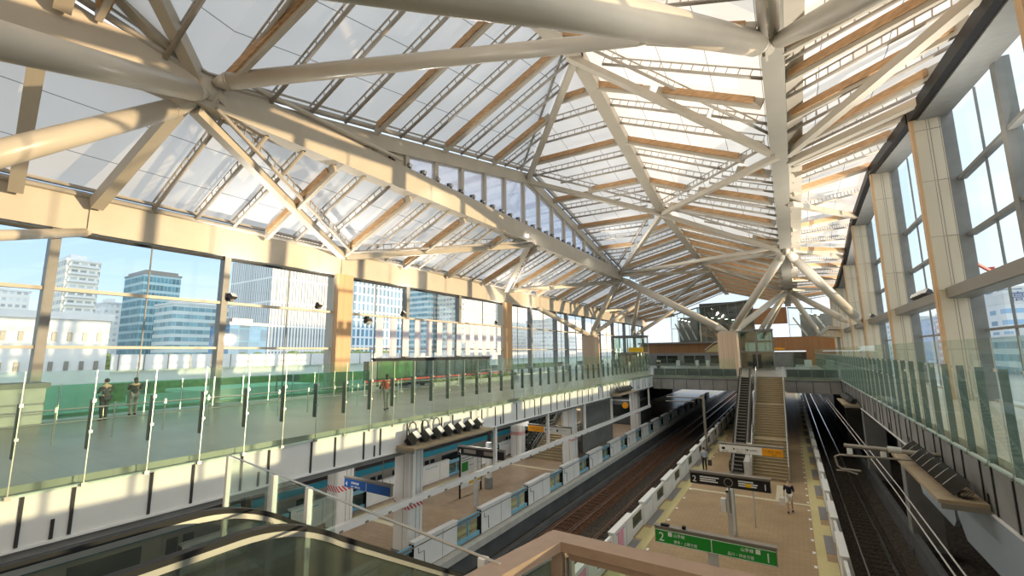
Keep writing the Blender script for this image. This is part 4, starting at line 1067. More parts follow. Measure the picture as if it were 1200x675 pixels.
obj('pictogram', MB().box(-16.45,-16.3,y-.02,y-.012,3.1,3.25).box(-15.5,-15.36,y-.02,y-.012,3.1,3.25), M['sblack'], t)
line(t,'エレベーター',.10,'sblack',-15.25,y,3.18); line(t,'お手洗い',.10,'sblack',-16.2,y,3.18)
for hx in (-17.2,-15.0): obj('hanger', MB().tube([(hx,y+.08,3.45),(hx,y+.08,4.95)],.025,6), M['sgrey'], t)
t=thing('notice_sign','small white sign on the second inner white column','sign',(-19.6,32.6,3))
obj('face', MB().box(-20.6,-18.9,32.6,32.7,3.0,3.4), M['swhite'], t); obj('pictogram', MB().box(-20.2,-20.0,32.59,32.6,3.1,3.3), M['sblack'], t)
# free-standing information boards
t=thing('information_board','slim free standing information board under the black departure board','board',(-3.05,24.7,0))
obj('panel', MB().box(-3.12,-2.98,24.2,25.4,.25,2.35), M['white'], t, bevel=.02)
obj('poster', MB().box(-2.98,-2.97,24.3,25.3,.5,2.25), M['swhite'], t); obj('poster', MB().box(-3.13,-3.12,24.3,25.3,.5,2.25), M['greycl'], t)
obj('frame', MB().box(-3.16,-2.94,24.12,24.2,0,2.42).box(-3.16,-2.94,25.4,25.48,0,2.42).box(-3.16,-2.94,24.12,25.48,2.35,2.42), M['kerb'], t)
obj('side_box', MB().box(-3.42,-3.2,24.2,24.5,1.4,2.0), M['white'], t)
t=thing('information_board','white timetable board with green and yellow panels on the brown platform','board',(-18.3,24.2,0))
obj('panel', MB().box(-18.42,-18.34,23.0,25.2,.55,2.75), M['swhite'], t)
obj('leg', MB().box(-18.42,-18.34,22.94,23.02,0,2.75), M['black'], t); obj('leg', MB().box(-18.42,-18.34,25.18,25.26,0,2.75), M['black'], t)
obj('green_panel', MB().box(-18.34,-18.33,23.1,23.75,1.55,2.1), M['sgreen'], t)
obj('yellow_panel', MB().box(-18.34,-18.33,23.85,25.1,.65,1.35), M['syellow'], t)
obj('text_rows', MB().box(-18.34,-18.33,23.1,25.0,2.55,2.6).box(-18.34,-18.33,23.1,25.0,2.36,2.41).box(-18.34,-18.33,23.1,25.0,2.2,2.24).box(-18.34,-18.33,23.9,25.0,1.8,1.84).box(-18.34,-18.33,23.1,23.7,1.15,1.19).box(-18.34,-18.33,23.1,23.7,.95,.99), M['sgrey'], t)
o=thing('concrete_post','short white post with dark foot behind the timetable board','post',(-18.0,25.6,0))
obj('shaft', MB().box(-18.15,-17.85,25.45,25.75,.7,3.0), M['whitec'], o); obj('foot', MB().box(-18.2,-17.8,25.4,25.8,0,.7), M['concrete'], o)

# --- floodlights
def floodlight(label,p,aim,group=None,s=.30,m='lamp'):
    p=V(p); a=V(aim).normalized(); t=thing('floodlight',label,'floodlight',p,group)
    sd=a.cross(V((0,0,1))); sd=sd.normalized() if sd.length>.01 else V((1,0,0))
    obj('bracket', MB().box(p.x-.03,p.x+.03,p.y-.1,p.y+.1,p.z,p.z+.2), M['lamp'], t)
    c=p+V((0,0,.3)); hd_=obj('head', MB().beam(c-a*s*.35,c+a*s*.35,s*1.25,s*.9,off=-s*.45), M[m], t)
    obj('lens', MB().beam(c+a*s*.35,c+a*(s*.35+.015),s*1.1,s*.75,off=-s*.375), M['swhite'], hd_)
    fin=MB()
    for k in range(4): fin.beam(c-a*(s*.45+.05*k),c-a*(s*.43+.05*k),s*1.0,s*.7,off=-s*.35)
    tag(obj('cooling_fins', fin, M['lamp'], hd_))
    return t
def lamp(p,aim,w,size=.6,spread=160,col=(1.0,.93,.82)):  # added fill light to brighten the hall, not light from the fixtures
    ld=bpy.data.lights.new('added_fill','AREA'); ld.shape='DISK'; ld.size=size; ld.energy=w; ld.color=col; ld.spread=math.radians(spread)
    lo=bpy.data.objects.new('added_fill',ld); COL.objects.link(lo); lo.location=p; lo.rotation_euler=V(aim).to_track_quat('-Z','Y').to_euler()
def bank(x,y0,n,s,z,where):
    sh=thing('lamp_shelf','tan shelf carrying floodlights below the %s'%where,'shelf',(x+.45*s,y0+n*.38,z))
    L=n*.72
    obj('shelf_board', MB().box(min(x,x+.95*s),max(x,x+.95*s),y0-.4,y0+L,z-.09,z), M['shelf'], sh)
    for yb in (y0-.42,y0+L-.1): obj('bracket', MB().box(min(x,x+.9*s),max(x,x+.9*s),yb,yb+.08,z-.22,z-.09), M['sgrey'], sh)
    for k in range(n):
        y=y0+.1+k*.72
        floodlight('%s floodlight on the shelf below the %s'%(ordw(k+1),where),(x+.45*s,y,z),(s*.8,.35,.8),'floodlights below the '+where,.42)
        if k<3 and s>0:
            pts=[(x+.15*s,y+.2+.22*math.sin(a),z+.55+.28*math.cos(a)) for a in [i*PI/6 for i in range(13)]]
            o=obj('cable_loop', MB().tube(pts,.022,6), M['black']); tag(o,'%s black cable loop above the shelf of floodlights on the left'%ordw(k+1),'cable','cable loops above the left floodlights')
bank(XBL-.02,13.3,7,1,5.42,'left deck edge')
bank(XBL-.02,38.2,6,1,5.42,'far left deck edge')
bank(XBR+.0,16.3,8,-1,5.2,'right walkway edge')
bank(XBR+.0,40.0,6,-1,5.2,'far right walkway edge')
for y in (15,41) if UPL else (): lamp((XBL+.7,y+1,6.0),(.35,.1,1),UPL,1.2)
for y in (18.5,43) if UPL else (): lamp((XBR-.7,y+1,6.0),(-.35,.1,1),UPL,1.2)
for k in range(30):
    y=18.6+1.42*k
    floodlight('%s small floodlight in the row on top of the white girder'%ordw(k+1),(XA+.3,y,21.25),(.9,.2,-.25),'floodlights along the white girder',.26,'lampw')
for k,y in enumerate((22,36,50)): lamp((XA+1.0,y,21.9),(.9,.1,-.45),GIRD,1.2,170)  # fill added off the girder row, lifting the steel in the roof
o=obj('round_lamp', MB().tube([(XA+.45,35.3,20.1),(XA+.62,35.3,20.1)],.12,14), M['tube_on']); tag(o,'small lit round lamp on the side of the white girder','light')
for k,(y,z) in enumerate(((13.0,12.2),(18.7,12.2),(26.7,12.2),(40.8,12.2),(48.1,12.2))):
    floodlight('%s floodlight on the upper rail of the left windows counted from the foreground'%ordw(k+1),(-27.6,y,z),(.7,.3,.7),'floodlights on the left windows',.34)
for y in (13.0,18.7,26.7,40.8,48.1): lamp((-27.2,y,12.75),(.5,.1,1),WINL*.6,.6,110)  # fill added along the left window rail, aimed up at the roof
for y in (10,24,37.5,50,64): lamp((6.9,y,12.9),(-.45,.05,1),WINL*1.3,.6,105)  # fill added along the right wall, brightening the left slopes
floodlight('dark floodlight hanging below the rail beside the first timber pier',(-27.5,22.9,11.3),(.5,.1,-.8),None,.45)
for k in range(5): floodlight('%s floodlight of the cluster on the low beam of the right window wall'%ordw(k+1),(7.55,36.6+.75*k,12.22),(-.8,-.3,.5),'floodlights on the right low beam',.38)
floodlight('lone floodlight on the low beam at the nearest right fin',(7.5,32.9,12.22),(-.8,.2,.4),None,.3)
for k in range(3): floodlight('%s far floodlight on the right low beam'%ordw(k+1),(7.5,58+7*k,12.22),(-.8,-.2,.4),'far floodlights on the right low beam',.34)
# --- overhead line gear beside the right track
t=thing('catenary_bracket','overhead line bracket with ribbed insulators over the right track','bracket',(2.6,20,5.6))
obj('arm', MB().tube([(1.35,20,5.66),(3.9,20,5.58)],.07,10), M['sgrey'], t)
obj('sleeve', MB().tube([(2.55,20,5.64),(2.9,20,5.63)],.11,10), M['kerb'], t)
for x in (1.5,2.42):
    mb=MB()
    for k in range(4): mb.tube([(x,20,5.56-.05*k),(x,20,5.53-.05*k)],.085,12)
    obj('insulator', mb, M['swhite'], t)
obj('steady_arm', MB().tube([(3.4,20,5.35),(1.2,20,5.32),(1.05,20,5.25),(1.1,20,4.95),(1.2,20,4.85),(1.75,20,4.83)],.035,8).tube([(1.05,20,4.78),(1.35,20,4.8),(1.65,20,4.72)],.03,8), M['sgrey'], t)
for k,(x,z) in enumerate(((2.62,4.3),(2.74,4.42))):
    o=obj('overhead_wire', MB().tube([(x-.35,-8,z-.0),(x,20,z),(x-.2,60,z+.25),(x,100,z)],.02,6), M['kerb']); tag(o,'%s overhead wire above the right track'%('lower','upper')[k],'wire')
o=obj('conduit', MB().tube([(3.95,8,5.0),(3.95,24,4.9),(4.1,60,4.8)],.04,8), M['kerb']); tag(o,'pale conduit running below the right walkway girder','conduit')
t=thing('catenary_bracket','far overhead line bracket on the left of the tan platform stairs','bracket',(-8.0,45,4.6))
obj('arm', MB().tube([(-10.5,45,4.7),(-7.2,45,4.7)],.07,8), M['sgrey'], t); obj('mast', MB().box(-7.3,-7.1,44.9,45.1,0,5.0), M['sgrey'], t); obj('steady_arm', MB().tube([(-10.6,45,4.3),(-8.0,45,4.35)],.05,8), M['sgrey'], t)
# =================================================================== LEFT CONCOURSE FURNITURE
t=thing('mural_wall','long dark mural wall with a green poster before the left windows','display wall',(-27,31,ZF))
obj('panel', MB().box(-27.1,-26.9,23.2,38.5,ZF+.15,8.62), M['mural'], t)
obj('green_poster', MB().box(-26.9,-26.88,23.5,27.2,ZF+.3,8.5), M['muralgreen'], t)
obj('cap', MB().box(-27.2,-26.8,23.1,38.6,8.62,8.74), M['blackjoint'], t)
obj('end_panel', MB().box(-27.2,-26.6,22.4,23.15,ZF+.1,8.5), M['greycl'], t)
for y in (24,28.5,33,37.5): obj('foot', MB().box(-27.2,-26.8,y-.1,y+.1,ZF,ZF+.15), M['black'], t)
for k in range(6):
    y=19.5+3.2*k
    t=thing('belt_barrier_post','%s white belt barrier post in front of the dark mural wall'%ordw(k+1),'barrier post',(-23.5,y,ZF),'barrier posts before the mural')
    obj('pole', MB().cyl(-23.5,y,ZF+.03,ZF+.95,.035,10), M['white'], t); obj('base', MB().cyl(-23.5,y,ZF,ZF+.03,.17,16), M['white'], t)
    if k<5: obj('belt', MB().box(-23.51,-23.49,y,y+3.2,ZF+.80,ZF+.92), M['red'], t)
for k in range(13):
    y=24.0+1.42*k
    m_=MB(); w=.72
    m_.box(-27.42,-27.40,y-w/2,y+w/2,8.85,11.95)
    t=thing('banner','%s hanging white fabric banner before the left windows counted from the near pier'%ordw(k+1),'banner',(-27.4,y,8.85),'fabric banners on the left windows')
    obj('cloth', m_, M['banner'], t); obj('batten', MB().box(-27.45,-27.37,y-w/2,y+w/2,11.95,12.0), M['sgrey'], t); obj('bottom_bar', MB().box(-27.44,-27.38,y-w/2,y+w/2,8.83,8.87), M['sgrey'], t)
t=thing('counter','low pale counter box at the left edge beside the first windows','counter',(-26.5,3.2,ZF))
obj('body', MB().box(-27.4,-25.8,.5,5.4,ZF,7.8), M['kerb'], t); obj('top', MB().box(-27.5,-25.7,.4,5.5,7.8,8.0), M['concrete'], t)
t=thing('planter','row of low planted boxes before the dark mural wall','planter',(-24.6,33,ZF))
obj('box', MB().box(-24.9,-24.3,27,40,ZF,ZF+.35), M['kerb'], t)
lf=MB()
for k in range(60): lf.ball((-24.6+random.uniform(-.2,.2),27.3+.21*k,ZF+.42+random.uniform(0,.15)),.16,.16,.14,7,5)
tag(obj('plants', lf, M['leaf'], t),kind='stuff')
# lifts
def lift(label,x0,x1,y0,y1,ztop,m,sign=None):
    t=thing('glass_lift',label,'lift',((x0+x1)/2,y0,ZF))
    fr=MB()
    for x in (x0,(x0+x1)/2,x1):
        for y in (y0,y1): fr.box(x-.07,x+.07,y-.07,y+.07,ZF,ztop)
    for z in (ZF+.1,ZF+2.5,ztop-.1):
        fr.box(x0,x1,y0-.07,y0+.07,z-.08,z+.08); fr.box(x0,x1,y1-.07,y1+.07,z-.08,z+.08); fr.box(x0-.07,x0+.07,y0,y1,z-.08,z+.08); fr.box(x1-.07,x1+.07,y0,y1,z-.08,z+.08)
    obj('frame', fr, M['steel_dk'], t)
    obj('shaft_glass', MB().box(x0,x1,y0-.01,y0+.01,ZF,ztop).box(x0-.01,x0+.01,y0,y1,ZF,ztop).box(x1-.01,x1+.01,y0,y1,ZF,ztop), m, t)
    obj('car', MB().box(x0+.5,x1-.5,y0+.5,y1-.4,ZF+.05,ZF+2.4), M['sgrey'], t)
    obj('door', MB().box((x0+x1)/2-.55,(x0+x1)/2+.55,y0-.06,y0-.02,ZF,ZF+2.15), M['darkglass'], t)
    obj('roof', MB().box(x0-.15,x1+.15,y0-.15,y1+.15,ztop,ztop+.18), M['steel_dk'], t)
    tie=MB()
    for x in (x0+.3,x0+1.0,x1-.9,x1-.35): tie.tube([(x,y0+.35,ZF),(x,y0+.35,ztop)],.05,8)
    obj('guide_rails', tie, M['chrome'], t)
    if sign: obj('yellow_sign', MB().box(sign[0],sign[1],y0-.2,y0-.12,sign[2],sign[3]), M['syellow'], t)
    return t
lift('dark green glass lift shaft right of the stair head column',-6.0,-1.9,71.5,74.5,11.9,M['glass_d'])
lift('pale glass lift with a yellow sign at the far left windows',-26.0,-21.0,75,78.5,11.7,M['glass_g'],(-23.3,-20.9,9.0,9.8))
# ticket area: grey wall with dark display windows
t=thing('ticket_counter','grey counter wall with dark display windows at the far concourse','counter',(-17,90,ZF))
obj('body', MB().box(-24.5,-7.5,90,91,ZF,8.75), M['concrete'], t)
for xa,xb in ((-22.4,-20.6),(-20.4,-18.5),(-17.3,-15.5),(-15.3,-13.6),(-12.6,-10.2)): obj('display_window', MB().box(xa,xb,89.96,90,6.85,8.25), M['darkglass'], t)
for xa in (-21.8,-18.2,-14.8,-13.0,-10.0): obj('ticket_gate', MB().box(xa,xa+.3,87,89,ZF,7.4), M['white'], t)
t=thing('ticket_counter','grey box with pale screen panel right of the dark lift','counter',(-1.0,86,ZF))
obj('body', MB().box(-2.3,.6,86,87.5,ZF,8.7), M['concrete'], t); obj('screen_panel', MB().box(.4,1.7,85.6,86,ZF,8.8), M['glass_g'], t); obj('white_unit', MB().box(1.9,2.9,85.6,86.4,ZF,7.5), M['white'], t)
t=thing('oval_sign','flat orange oval sign fixed before the far brown wall','sign',(-1.6,97.2,9.0)); obj('sign_body', MB().ball((-1.7,97.2,9.3),1.1,.5,.28), M['sorange'], t, smooth=True); obj('bracket', MB().box(-1.8,-1.6,97.5,98.0,9.2,9.4), M['sgrey'], t)
# far end: brown panelled walls and glass mezzanine
def wallbox(nm,label,x0,x1,y0,y1,z0,z1,m): return struct(nm, MB().box(x0,x1,y0,y1,z0,z1), M[m], label)
wallbox('wall_far_brown','brown timber panelled band under the far left mezzanine',-28.5,-7.5,100,101,8.7,11.05,'brownwood')
wallbox('wall_far_brown_right','brown timber panelled wall at the far right',-2.6,8.2,98,99,9.0,11.6,'brownwood')
wallbox('wall_far_brown_low','brown panelled lower wall at the far right',2.6,8.3,97.4,98,ZF,9.0,'brownwood')
wallbox('wall_far_back','dark back wall under the far mezzanine',-28.5,8.6,103,103.6,ZF,8.8,'dkconc')
wallbox('floor_mezzanine','far mezzanine floor',-28.5,8.6,98.5,YE,10.7,11.0,'concrete')
wallbox('wall_far_soffit','brown timber box hanging under the far gable',-5.4,.2,100,102,14.3,17.4,'brownwood')
def mezz(label,x0,x1,z0,zl,zr,y,m,n):
    t=thing('glass_mezzanine',label,'mezzanine',((x0+x1)/2,y,z0))
    obj('glass_front', MB().add([(x0,y,z0),(x1,y,z0),(x1,y,zr),(x0,y,zl)],[(0,1,2,3)]), m, t)
    fr=MB()
    for k in range(n+1):
        x=x0+(x1-x0)*k/n; zt=zl+(zr-zl)*k/n; fr.box(x-.05,x+.05,y-.05,y+.1,z0,zt)
    zm=(z0+min(zl,zr))/2; fr.box(x0,x1,y-.04,y+.06,zm-.05,zm+.05); fr.beam((x0,y,zl),(x1,y,zr),.3,.25)
    obj('frame', fr, M['steel_dk'], t)
    st=MB()
    w_=(x1-x0)/10.4
    for k in range(3): st.beam((x0+(1.2+2.6*k)*w_,y+1.6,z0+4.2),(x0+(4.0+2.6*k)*w_,y+1.6,z0+.6),.12,.3)
    obj('stair_rails', st, M['white'], t)
    lamps=MB()
    for k in range(5): lamps.box(x0+(1.2+k*1.3)*w_,x0+(1.7+k*1.3)*w_,y+1.2,y+1.4,z0+5.2-.2*k,z0+5.32-.2*k)
    obj('lit_signs', lamps, M['tube_on'], t)
    return t
mezz('dark green glass mezzanine front under the far left gable',-16.0,-5.6,11.0,18.4,19.4,100.4,M['glass_d'],7)
mezz('pale glass corner of the far mezzanine',-21.5,-16.0,11.0,17.0,18.4,100.4,M['glass_g'],4)
mezz('pale green glass mezzanine at the far right',.4,8.0,11.3,17.4,16.6,100.4,M['glass_g'],4)
wallbox('wall_mezzanine_corner','grey green back wall behind the pale corner of the far mezzanine',-20.5,-16.1,103.0,103.4,11.0,16.5,'concrete')
wallbox('wall_mezzanine_back','dark grey green back wall of the far mezzanine',-16.0,-5.6,103.4,103.8,11.0,19.4,'dkconc')
wallbox('wall_mezzanine_back_right','grey back wall of the far right mezzanine',2.4,8.4,103.2,103.6,11.0,16.0,'concrete')
t=thing('rock_display','pale sloping stair flank rising at the far left concourse','display',(-12,96,8.2))
obj('slope', MB().prism([(-14.5,8.9),(-8.0,8.9),(-8.0,11.6),(-10.0,11.4),(-12.6,10.2)],'y',96,97.5), M['tactile'], t)
obj('rail', MB().tube([(-14.4,95.9,9.3),(-12.5,95.9,10.8),(-8.2,95.9,12.2)],.06,8), M['white'], t)
t=thing('canopy','pale angular canopy roof standing at the far right','canopy',(6.3,88,10.4))
obj('roof', MB().prism([(4.1,11.5),(5.5,12.9),(8.4,12.35),(8.4,12.0),(5.5,12.3),(4.5,11.3)],'y',85,92), M['steel'], t)
obj('underside', MB().prism([(4.5,11.3),(5.5,12.2),(8.4,11.9),(8.4,10.9)],'y',85.3,91.7), M['clad'], t)
obj('post', MB().box(6.6,7.0,87,87.4,ZF,11.2).box(7.6,8.0,87,87.4,ZF,11.1), M['sgrey'], t)
# far platform furniture under the bridge
t=thing('waiting_room','dark waiting room block under the bridge with an orange round sign','kiosk',(-19,58,0))
obj('walls', MB().box(-20.5,-16.6,56,62,0,2.9), M['dkconc'], t); obj('window', MB().box(-20.2,-16.9,55.96,56,1.0,2.4), M['darkglass'], t)
obj('round_sign', MB().tube([(-18.2,55.95,2.35),(-18.2,55.85,2.35)],.38,18), M['sorange'], t); obj('lamp', MB().box(-17.3,-16.9,55.9,55.96,2.3,2.6), M['tube_on'], t)

# =================================================================== OUTSIDE THE WINDOWS
struct('floor_outside_left', MB().box(-600,-30.5,-200,900,1.6,2.2), M['kerb'], 'pale ground outside the left windows')
struct('floor_outside_right', MB().box(9.6,500,-50,900,1.6,2.2), M['kerb'], 'pale ground outside the right windows')
F={}
F['tower']=facade_mat('cream_tower',(.80,.77,.68),(.42,.45,.44),2.6,3.1,.72,.5)
F['cream']=facade_mat('white_tower',(.84,.83,.80),(.55,.58,.60),2.2,3.0,.6,.45)
F['teal']=facade_mat('teal_glass_tower',(.42,.58,.62),(.10,.24,.30),1.6,3.9,.9,.66,.12)
F['tealb']=facade_mat('teal_glass_block',(.66,.74,.74),(.22,.38,.44),2.8,3.4,.95,.55,.12)
F['stripe']=facade_mat('white_striped_tower',(.80,.80,.79),(.20,.24,.27),1.25,9.0,.45,.93,.2)
F['blue']=facade_mat('blue_glass_block',(.13,.28,.42),(.08,.20,.35),3.2,3.8,.92,.9,.12)
F['bluegrid']=facade_mat('blue_grid_tower',(.66,.72,.76),(.10,.22,.34),2.2,3.6,.62,.8,.15)
F['officew']=facade_mat('white_office',(.80,.82,.84),(.25,.42,.60),9.0,3.6,.6,.42,.2)
F['officeb']=facade_mat('pale_blue_office',(.58,.66,.82),(.40,.50,.70),3.0,3.6,.5,.5,.2)
F['red']=facade_mat('red_white_block',(.85,.80,.80),(.70,.14,.17),3.0,3.2,.6,.55,.5)
def building(label,x,dx,y0,y1,z1,m,extras=()):
    xa,xb=(x-dx,x) if x<0 else (x,x+dx)
    t=thing('building',label,'building',((xa+xb)/2,(y0+y1)/2,2.2))
    obj('walls', MB().box(xa,xb,y0,y1,2.2,z1), F[m] if m in F else M[m], t)
    obj('parapet', MB().box(xa-.3,xb+.3,y0-.3,y1+.3,z1,z1+.8), M['white'] if m!='teal' and m!='blue' else M['sgrey'], t)
    for nm,mb,mm in extras: obj(nm,mb,M[mm],t)
    return t
def slabs(x,y0,y1,z0,z1,st,d=.9):
    mb=MB(); z=z0
    while z<z1: mb.box(x,x+d,y0,y1,z,z+.9); z+=st
    return mb
building('cream apartment tower with balconies at the far left of the windows',-240,33,50.9,61.2,47.5,'tower',(('balconies',slabs(-240,51.5,60.6,8,46,3.1),'tactile' if False else 'white'),('roof_box',MB().box(-262,-246,53,58,48.3,51),'white')))
building('low pale apartment block behind the leftmost window',-300,20,38,53.0,39.5,'cream',(('roof_box',MB().box(-315,-305,42,48,40,43),'white'),))
building('teal glass tower left of centre in the left windows',-260,24,82.2,97.5,48.8,'teal',(('crown',MB().box(-283,-261,83,96.5,49.6,51.0),'sgrey'),))
building('teal glass office slab just right of the teal glass tower',-230,20,84.6,101.7,32.5,'tealb',(('roof_box',MB().box(-245,-236,88,97,33,35.5),'white'),))
building('narrow white apartment block beside the teal glass tower',-300,16,80.0,87.5,37,'cream',(('roof_box',MB().box(-312,-304,82,85,37.8,40),'white'),))
building('tall white vertically striped tower behind the second window bay',-160,30,88.6,114.5,62,'stripe',(('crown',MB().box(-186,-164,92,110,62.8,66),'white'),))
building('low blue glass block in front of the white striped tower',-140,12,66.0,77.1,18.3,'blue',(('roof_box',MB().box(-149,-143,68,74,19,20.5),'sgrey'),))
building('grey blue office block behind the low blue glass block',-200,15,95.0,109.3,32,'tealb',(('roof_box',MB().box(-212,-204,98,104,32.7,35),'white'),))
t=building('long windowless beige building low at the far left',-70,40,-60,19.4,13.4,'fascia')
for k in range(20):
    for z in (10.9,7.6): obj('window', MB().box(-69.98,-69.9,-6+k*1.28,-5.62+k*1.28,z,z+1.0), M['sgrey'], t)
t['label']='long beige building with tiny windows low at the far left'
building('wide blue gridded office tower behind the first timber pier',-150,30,117.5,147,60,'bluegrid',(('crown',MB().box(-176,-154,121,143,60.8,63),'white'),))
building('pale slim tower right of the blue gridded tower',-215,20,212.5,230.6,75,'cream',(('balconies',slabs(-215,214,229,8,74,3.1),'white'),))
building('teal and white apartment tower right of the pale slim tower',-192,20,206,232,70,'tealb',(('balconies',slabs(-192,207,231,8,69,3.4,.7),'white'),))
building('bright white apartment tower left of the second timber pier',-170,20,213,250,66,'tower',(('balconies',slabs(-170,214,249,8,65,3.1),'white'),))
building('pale grey tower just right of the second timber pier',-200,20,312,352,52,'cream',(('roof_box',MB().box(-215,-206,322,338,52.8,56),'white'),))
building('cream apartment tower beyond the second timber pier',-260,25,457,517,58,'tower',(('roof_box',MB().box(-280,-266,470,500,58.8,62),'white'),))
building('blue and white towers at the far end of the left windows',-220,25,441,560,46,'bluegrid',(('roof_box',MB().box(-240,-226,460,520,46.8,50),'white'),))
building('white office building beyond the far column of the left windows',-150,25,300,440,34,'cream',(('roof_box',MB().box(-170,-156,330,380,34.8,37),'white'),))
# raised road with panels, gardens
t=thing('viaduct','long white raised road with panelled parapet outside the left windows','road',(-62,80,2.2))
obj('deck', MB().box(-66,-60,17,300,6.3,7.6), M['white'], t); obj('parapet', MB().box(-60,-59.7,17,300,7.6,9.3), M['white'], t)
pn=MB()
for k in range(110): pn.box(-59.7,-59.66,17.5+2.2*k,17.6+2.2*k,7.6,9.3)
obj('panel_joint', pn, M['sgrey'], t) if False else tag(obj('panel_joints', pn, M['sgrey'], t),kind='stuff')
pier=MB()
for k in range(14): obj('pier', MB().box(-64.5,-61.5,20+18*k,21.2+18*k,2.2,6.3), M['concrete'], t)
def hedge(label,x,y0,y1,z0,n,r):
    mb=MB(); rnd=random.Random(int(y0))
    for k in range(n): mb.ball((x+rnd.uniform(-2,2),y0+(y1-y0)*k/n,z0+rnd.uniform(-.4,.5)),r*rnd.uniform(.7,1.2),r*rnd.uniform(.7,1.3),r*rnd.uniform(.6,1.0),8,6)
    t=thing('tree_row',label,'trees',(x,(y0+y1)/2,2.2))
    tag(obj('foliage',mb,M['leaf'],t),kind='stuff'); obj('planted_bank',MB().box(x-2.2,x+2.2,y0-1,y1+1,2.2,z0-.6),M['leaf'],t); return t
hedge('line of green trees along the raised road seen in the second window bay',-85,52,78,8.6,40,1.3)
hedge('line of green trees left of the first timber pier',-90,25,52,8.2,40,1.2)
hedge('low green trees outside the windows beyond the first pier',-75,80,150,7.9,60,1.4)
# construction hoardings between hall and road
t=thing('hoarding','row of white site hoardings outside the left windows','fence',(-45,40,2.2))
obj('panels', MB().box(-45.1,-44.9,14,140,2.2,6.0), M['white'], t)
for k in range(20): obj('post', MB().box(-44.9,-44.8,14+6*k,14.12+6*k,2.2,6.4), M['sgrey'], t)
t=thing('site_shed','flat roofed pale shed outside the second window bay','shed',(-52,26,2.2))
obj('walls', MB().box(-56,-48,21,33,2.2,5.4), M['concrete'], t); obj('roof', MB().box(-56.3,-47.7,20.7,33.3,5.4,5.7), M['white'], t)
obj('window', MB().box(-47.99,-47.95,22,31,3.4,4.6), M['darkglass'], t)
# right side
t=building('white office building with blue bands and sign lettering in the near right window',60,25,203,230,28,'officew',(('top_band',MB().box(59.9,60,203,230,23.5,27.5),'white'),))
sg=MB()
obj('sign_board', MB().box(60,80,202.8,203,23.2,27.6), M['white'], t)
text_part('lettering','高輪産業',3.6,M['sblue'],t,(61.5,202.7,24.0),(1,0,0),(0,0,1))
building('pale blue office block beside the white office building',90,25,300,335,33,'officeb',(('roof_box',MB().box(95,105,305,320,33.8,36),'red' if False else 'white'),))
building('red and white block at the right frame edge',90,25,262,297,30,'red',(('roof_box',MB().box(95,105,268,290,30.8,33),'pink'),))
building('pale lilac office block in the second right window',60,20,285,325,24,'officeb',(('roof_box',MB().box(66,74,295,310,24.8,27),'white'),))
building('pink and white block in the second right window',60,20,262,284,22,'red',(('roof_box',MB().box(64,72,266,276,22.8,25),'pink'),))
building('white building with blue bands in the third right window',60,20,390,440,30,'officew',(('roof_box',MB().box(64,74,400,420,30.8,33),'white'),))
building('low grey block far right beyond the glass balustrade',50,20,150,198,12,'tealb',(('roof_box',MB().box(54,62,160,180,12.8,15),'white'),))
t=thing('tower_crane','red tower crane above the buildings in the near right window','crane',(95,330,2.2))
obj('mast', MB().box(94,96,329,331,2.2,52), M['red'], t); obj('jib', MB().beam((95,330,50),(70,300,62),1.2,1.2), M['red'], t); obj('counterweight', MB().box(97,101,331,335,47,50), M['concrete'], t)
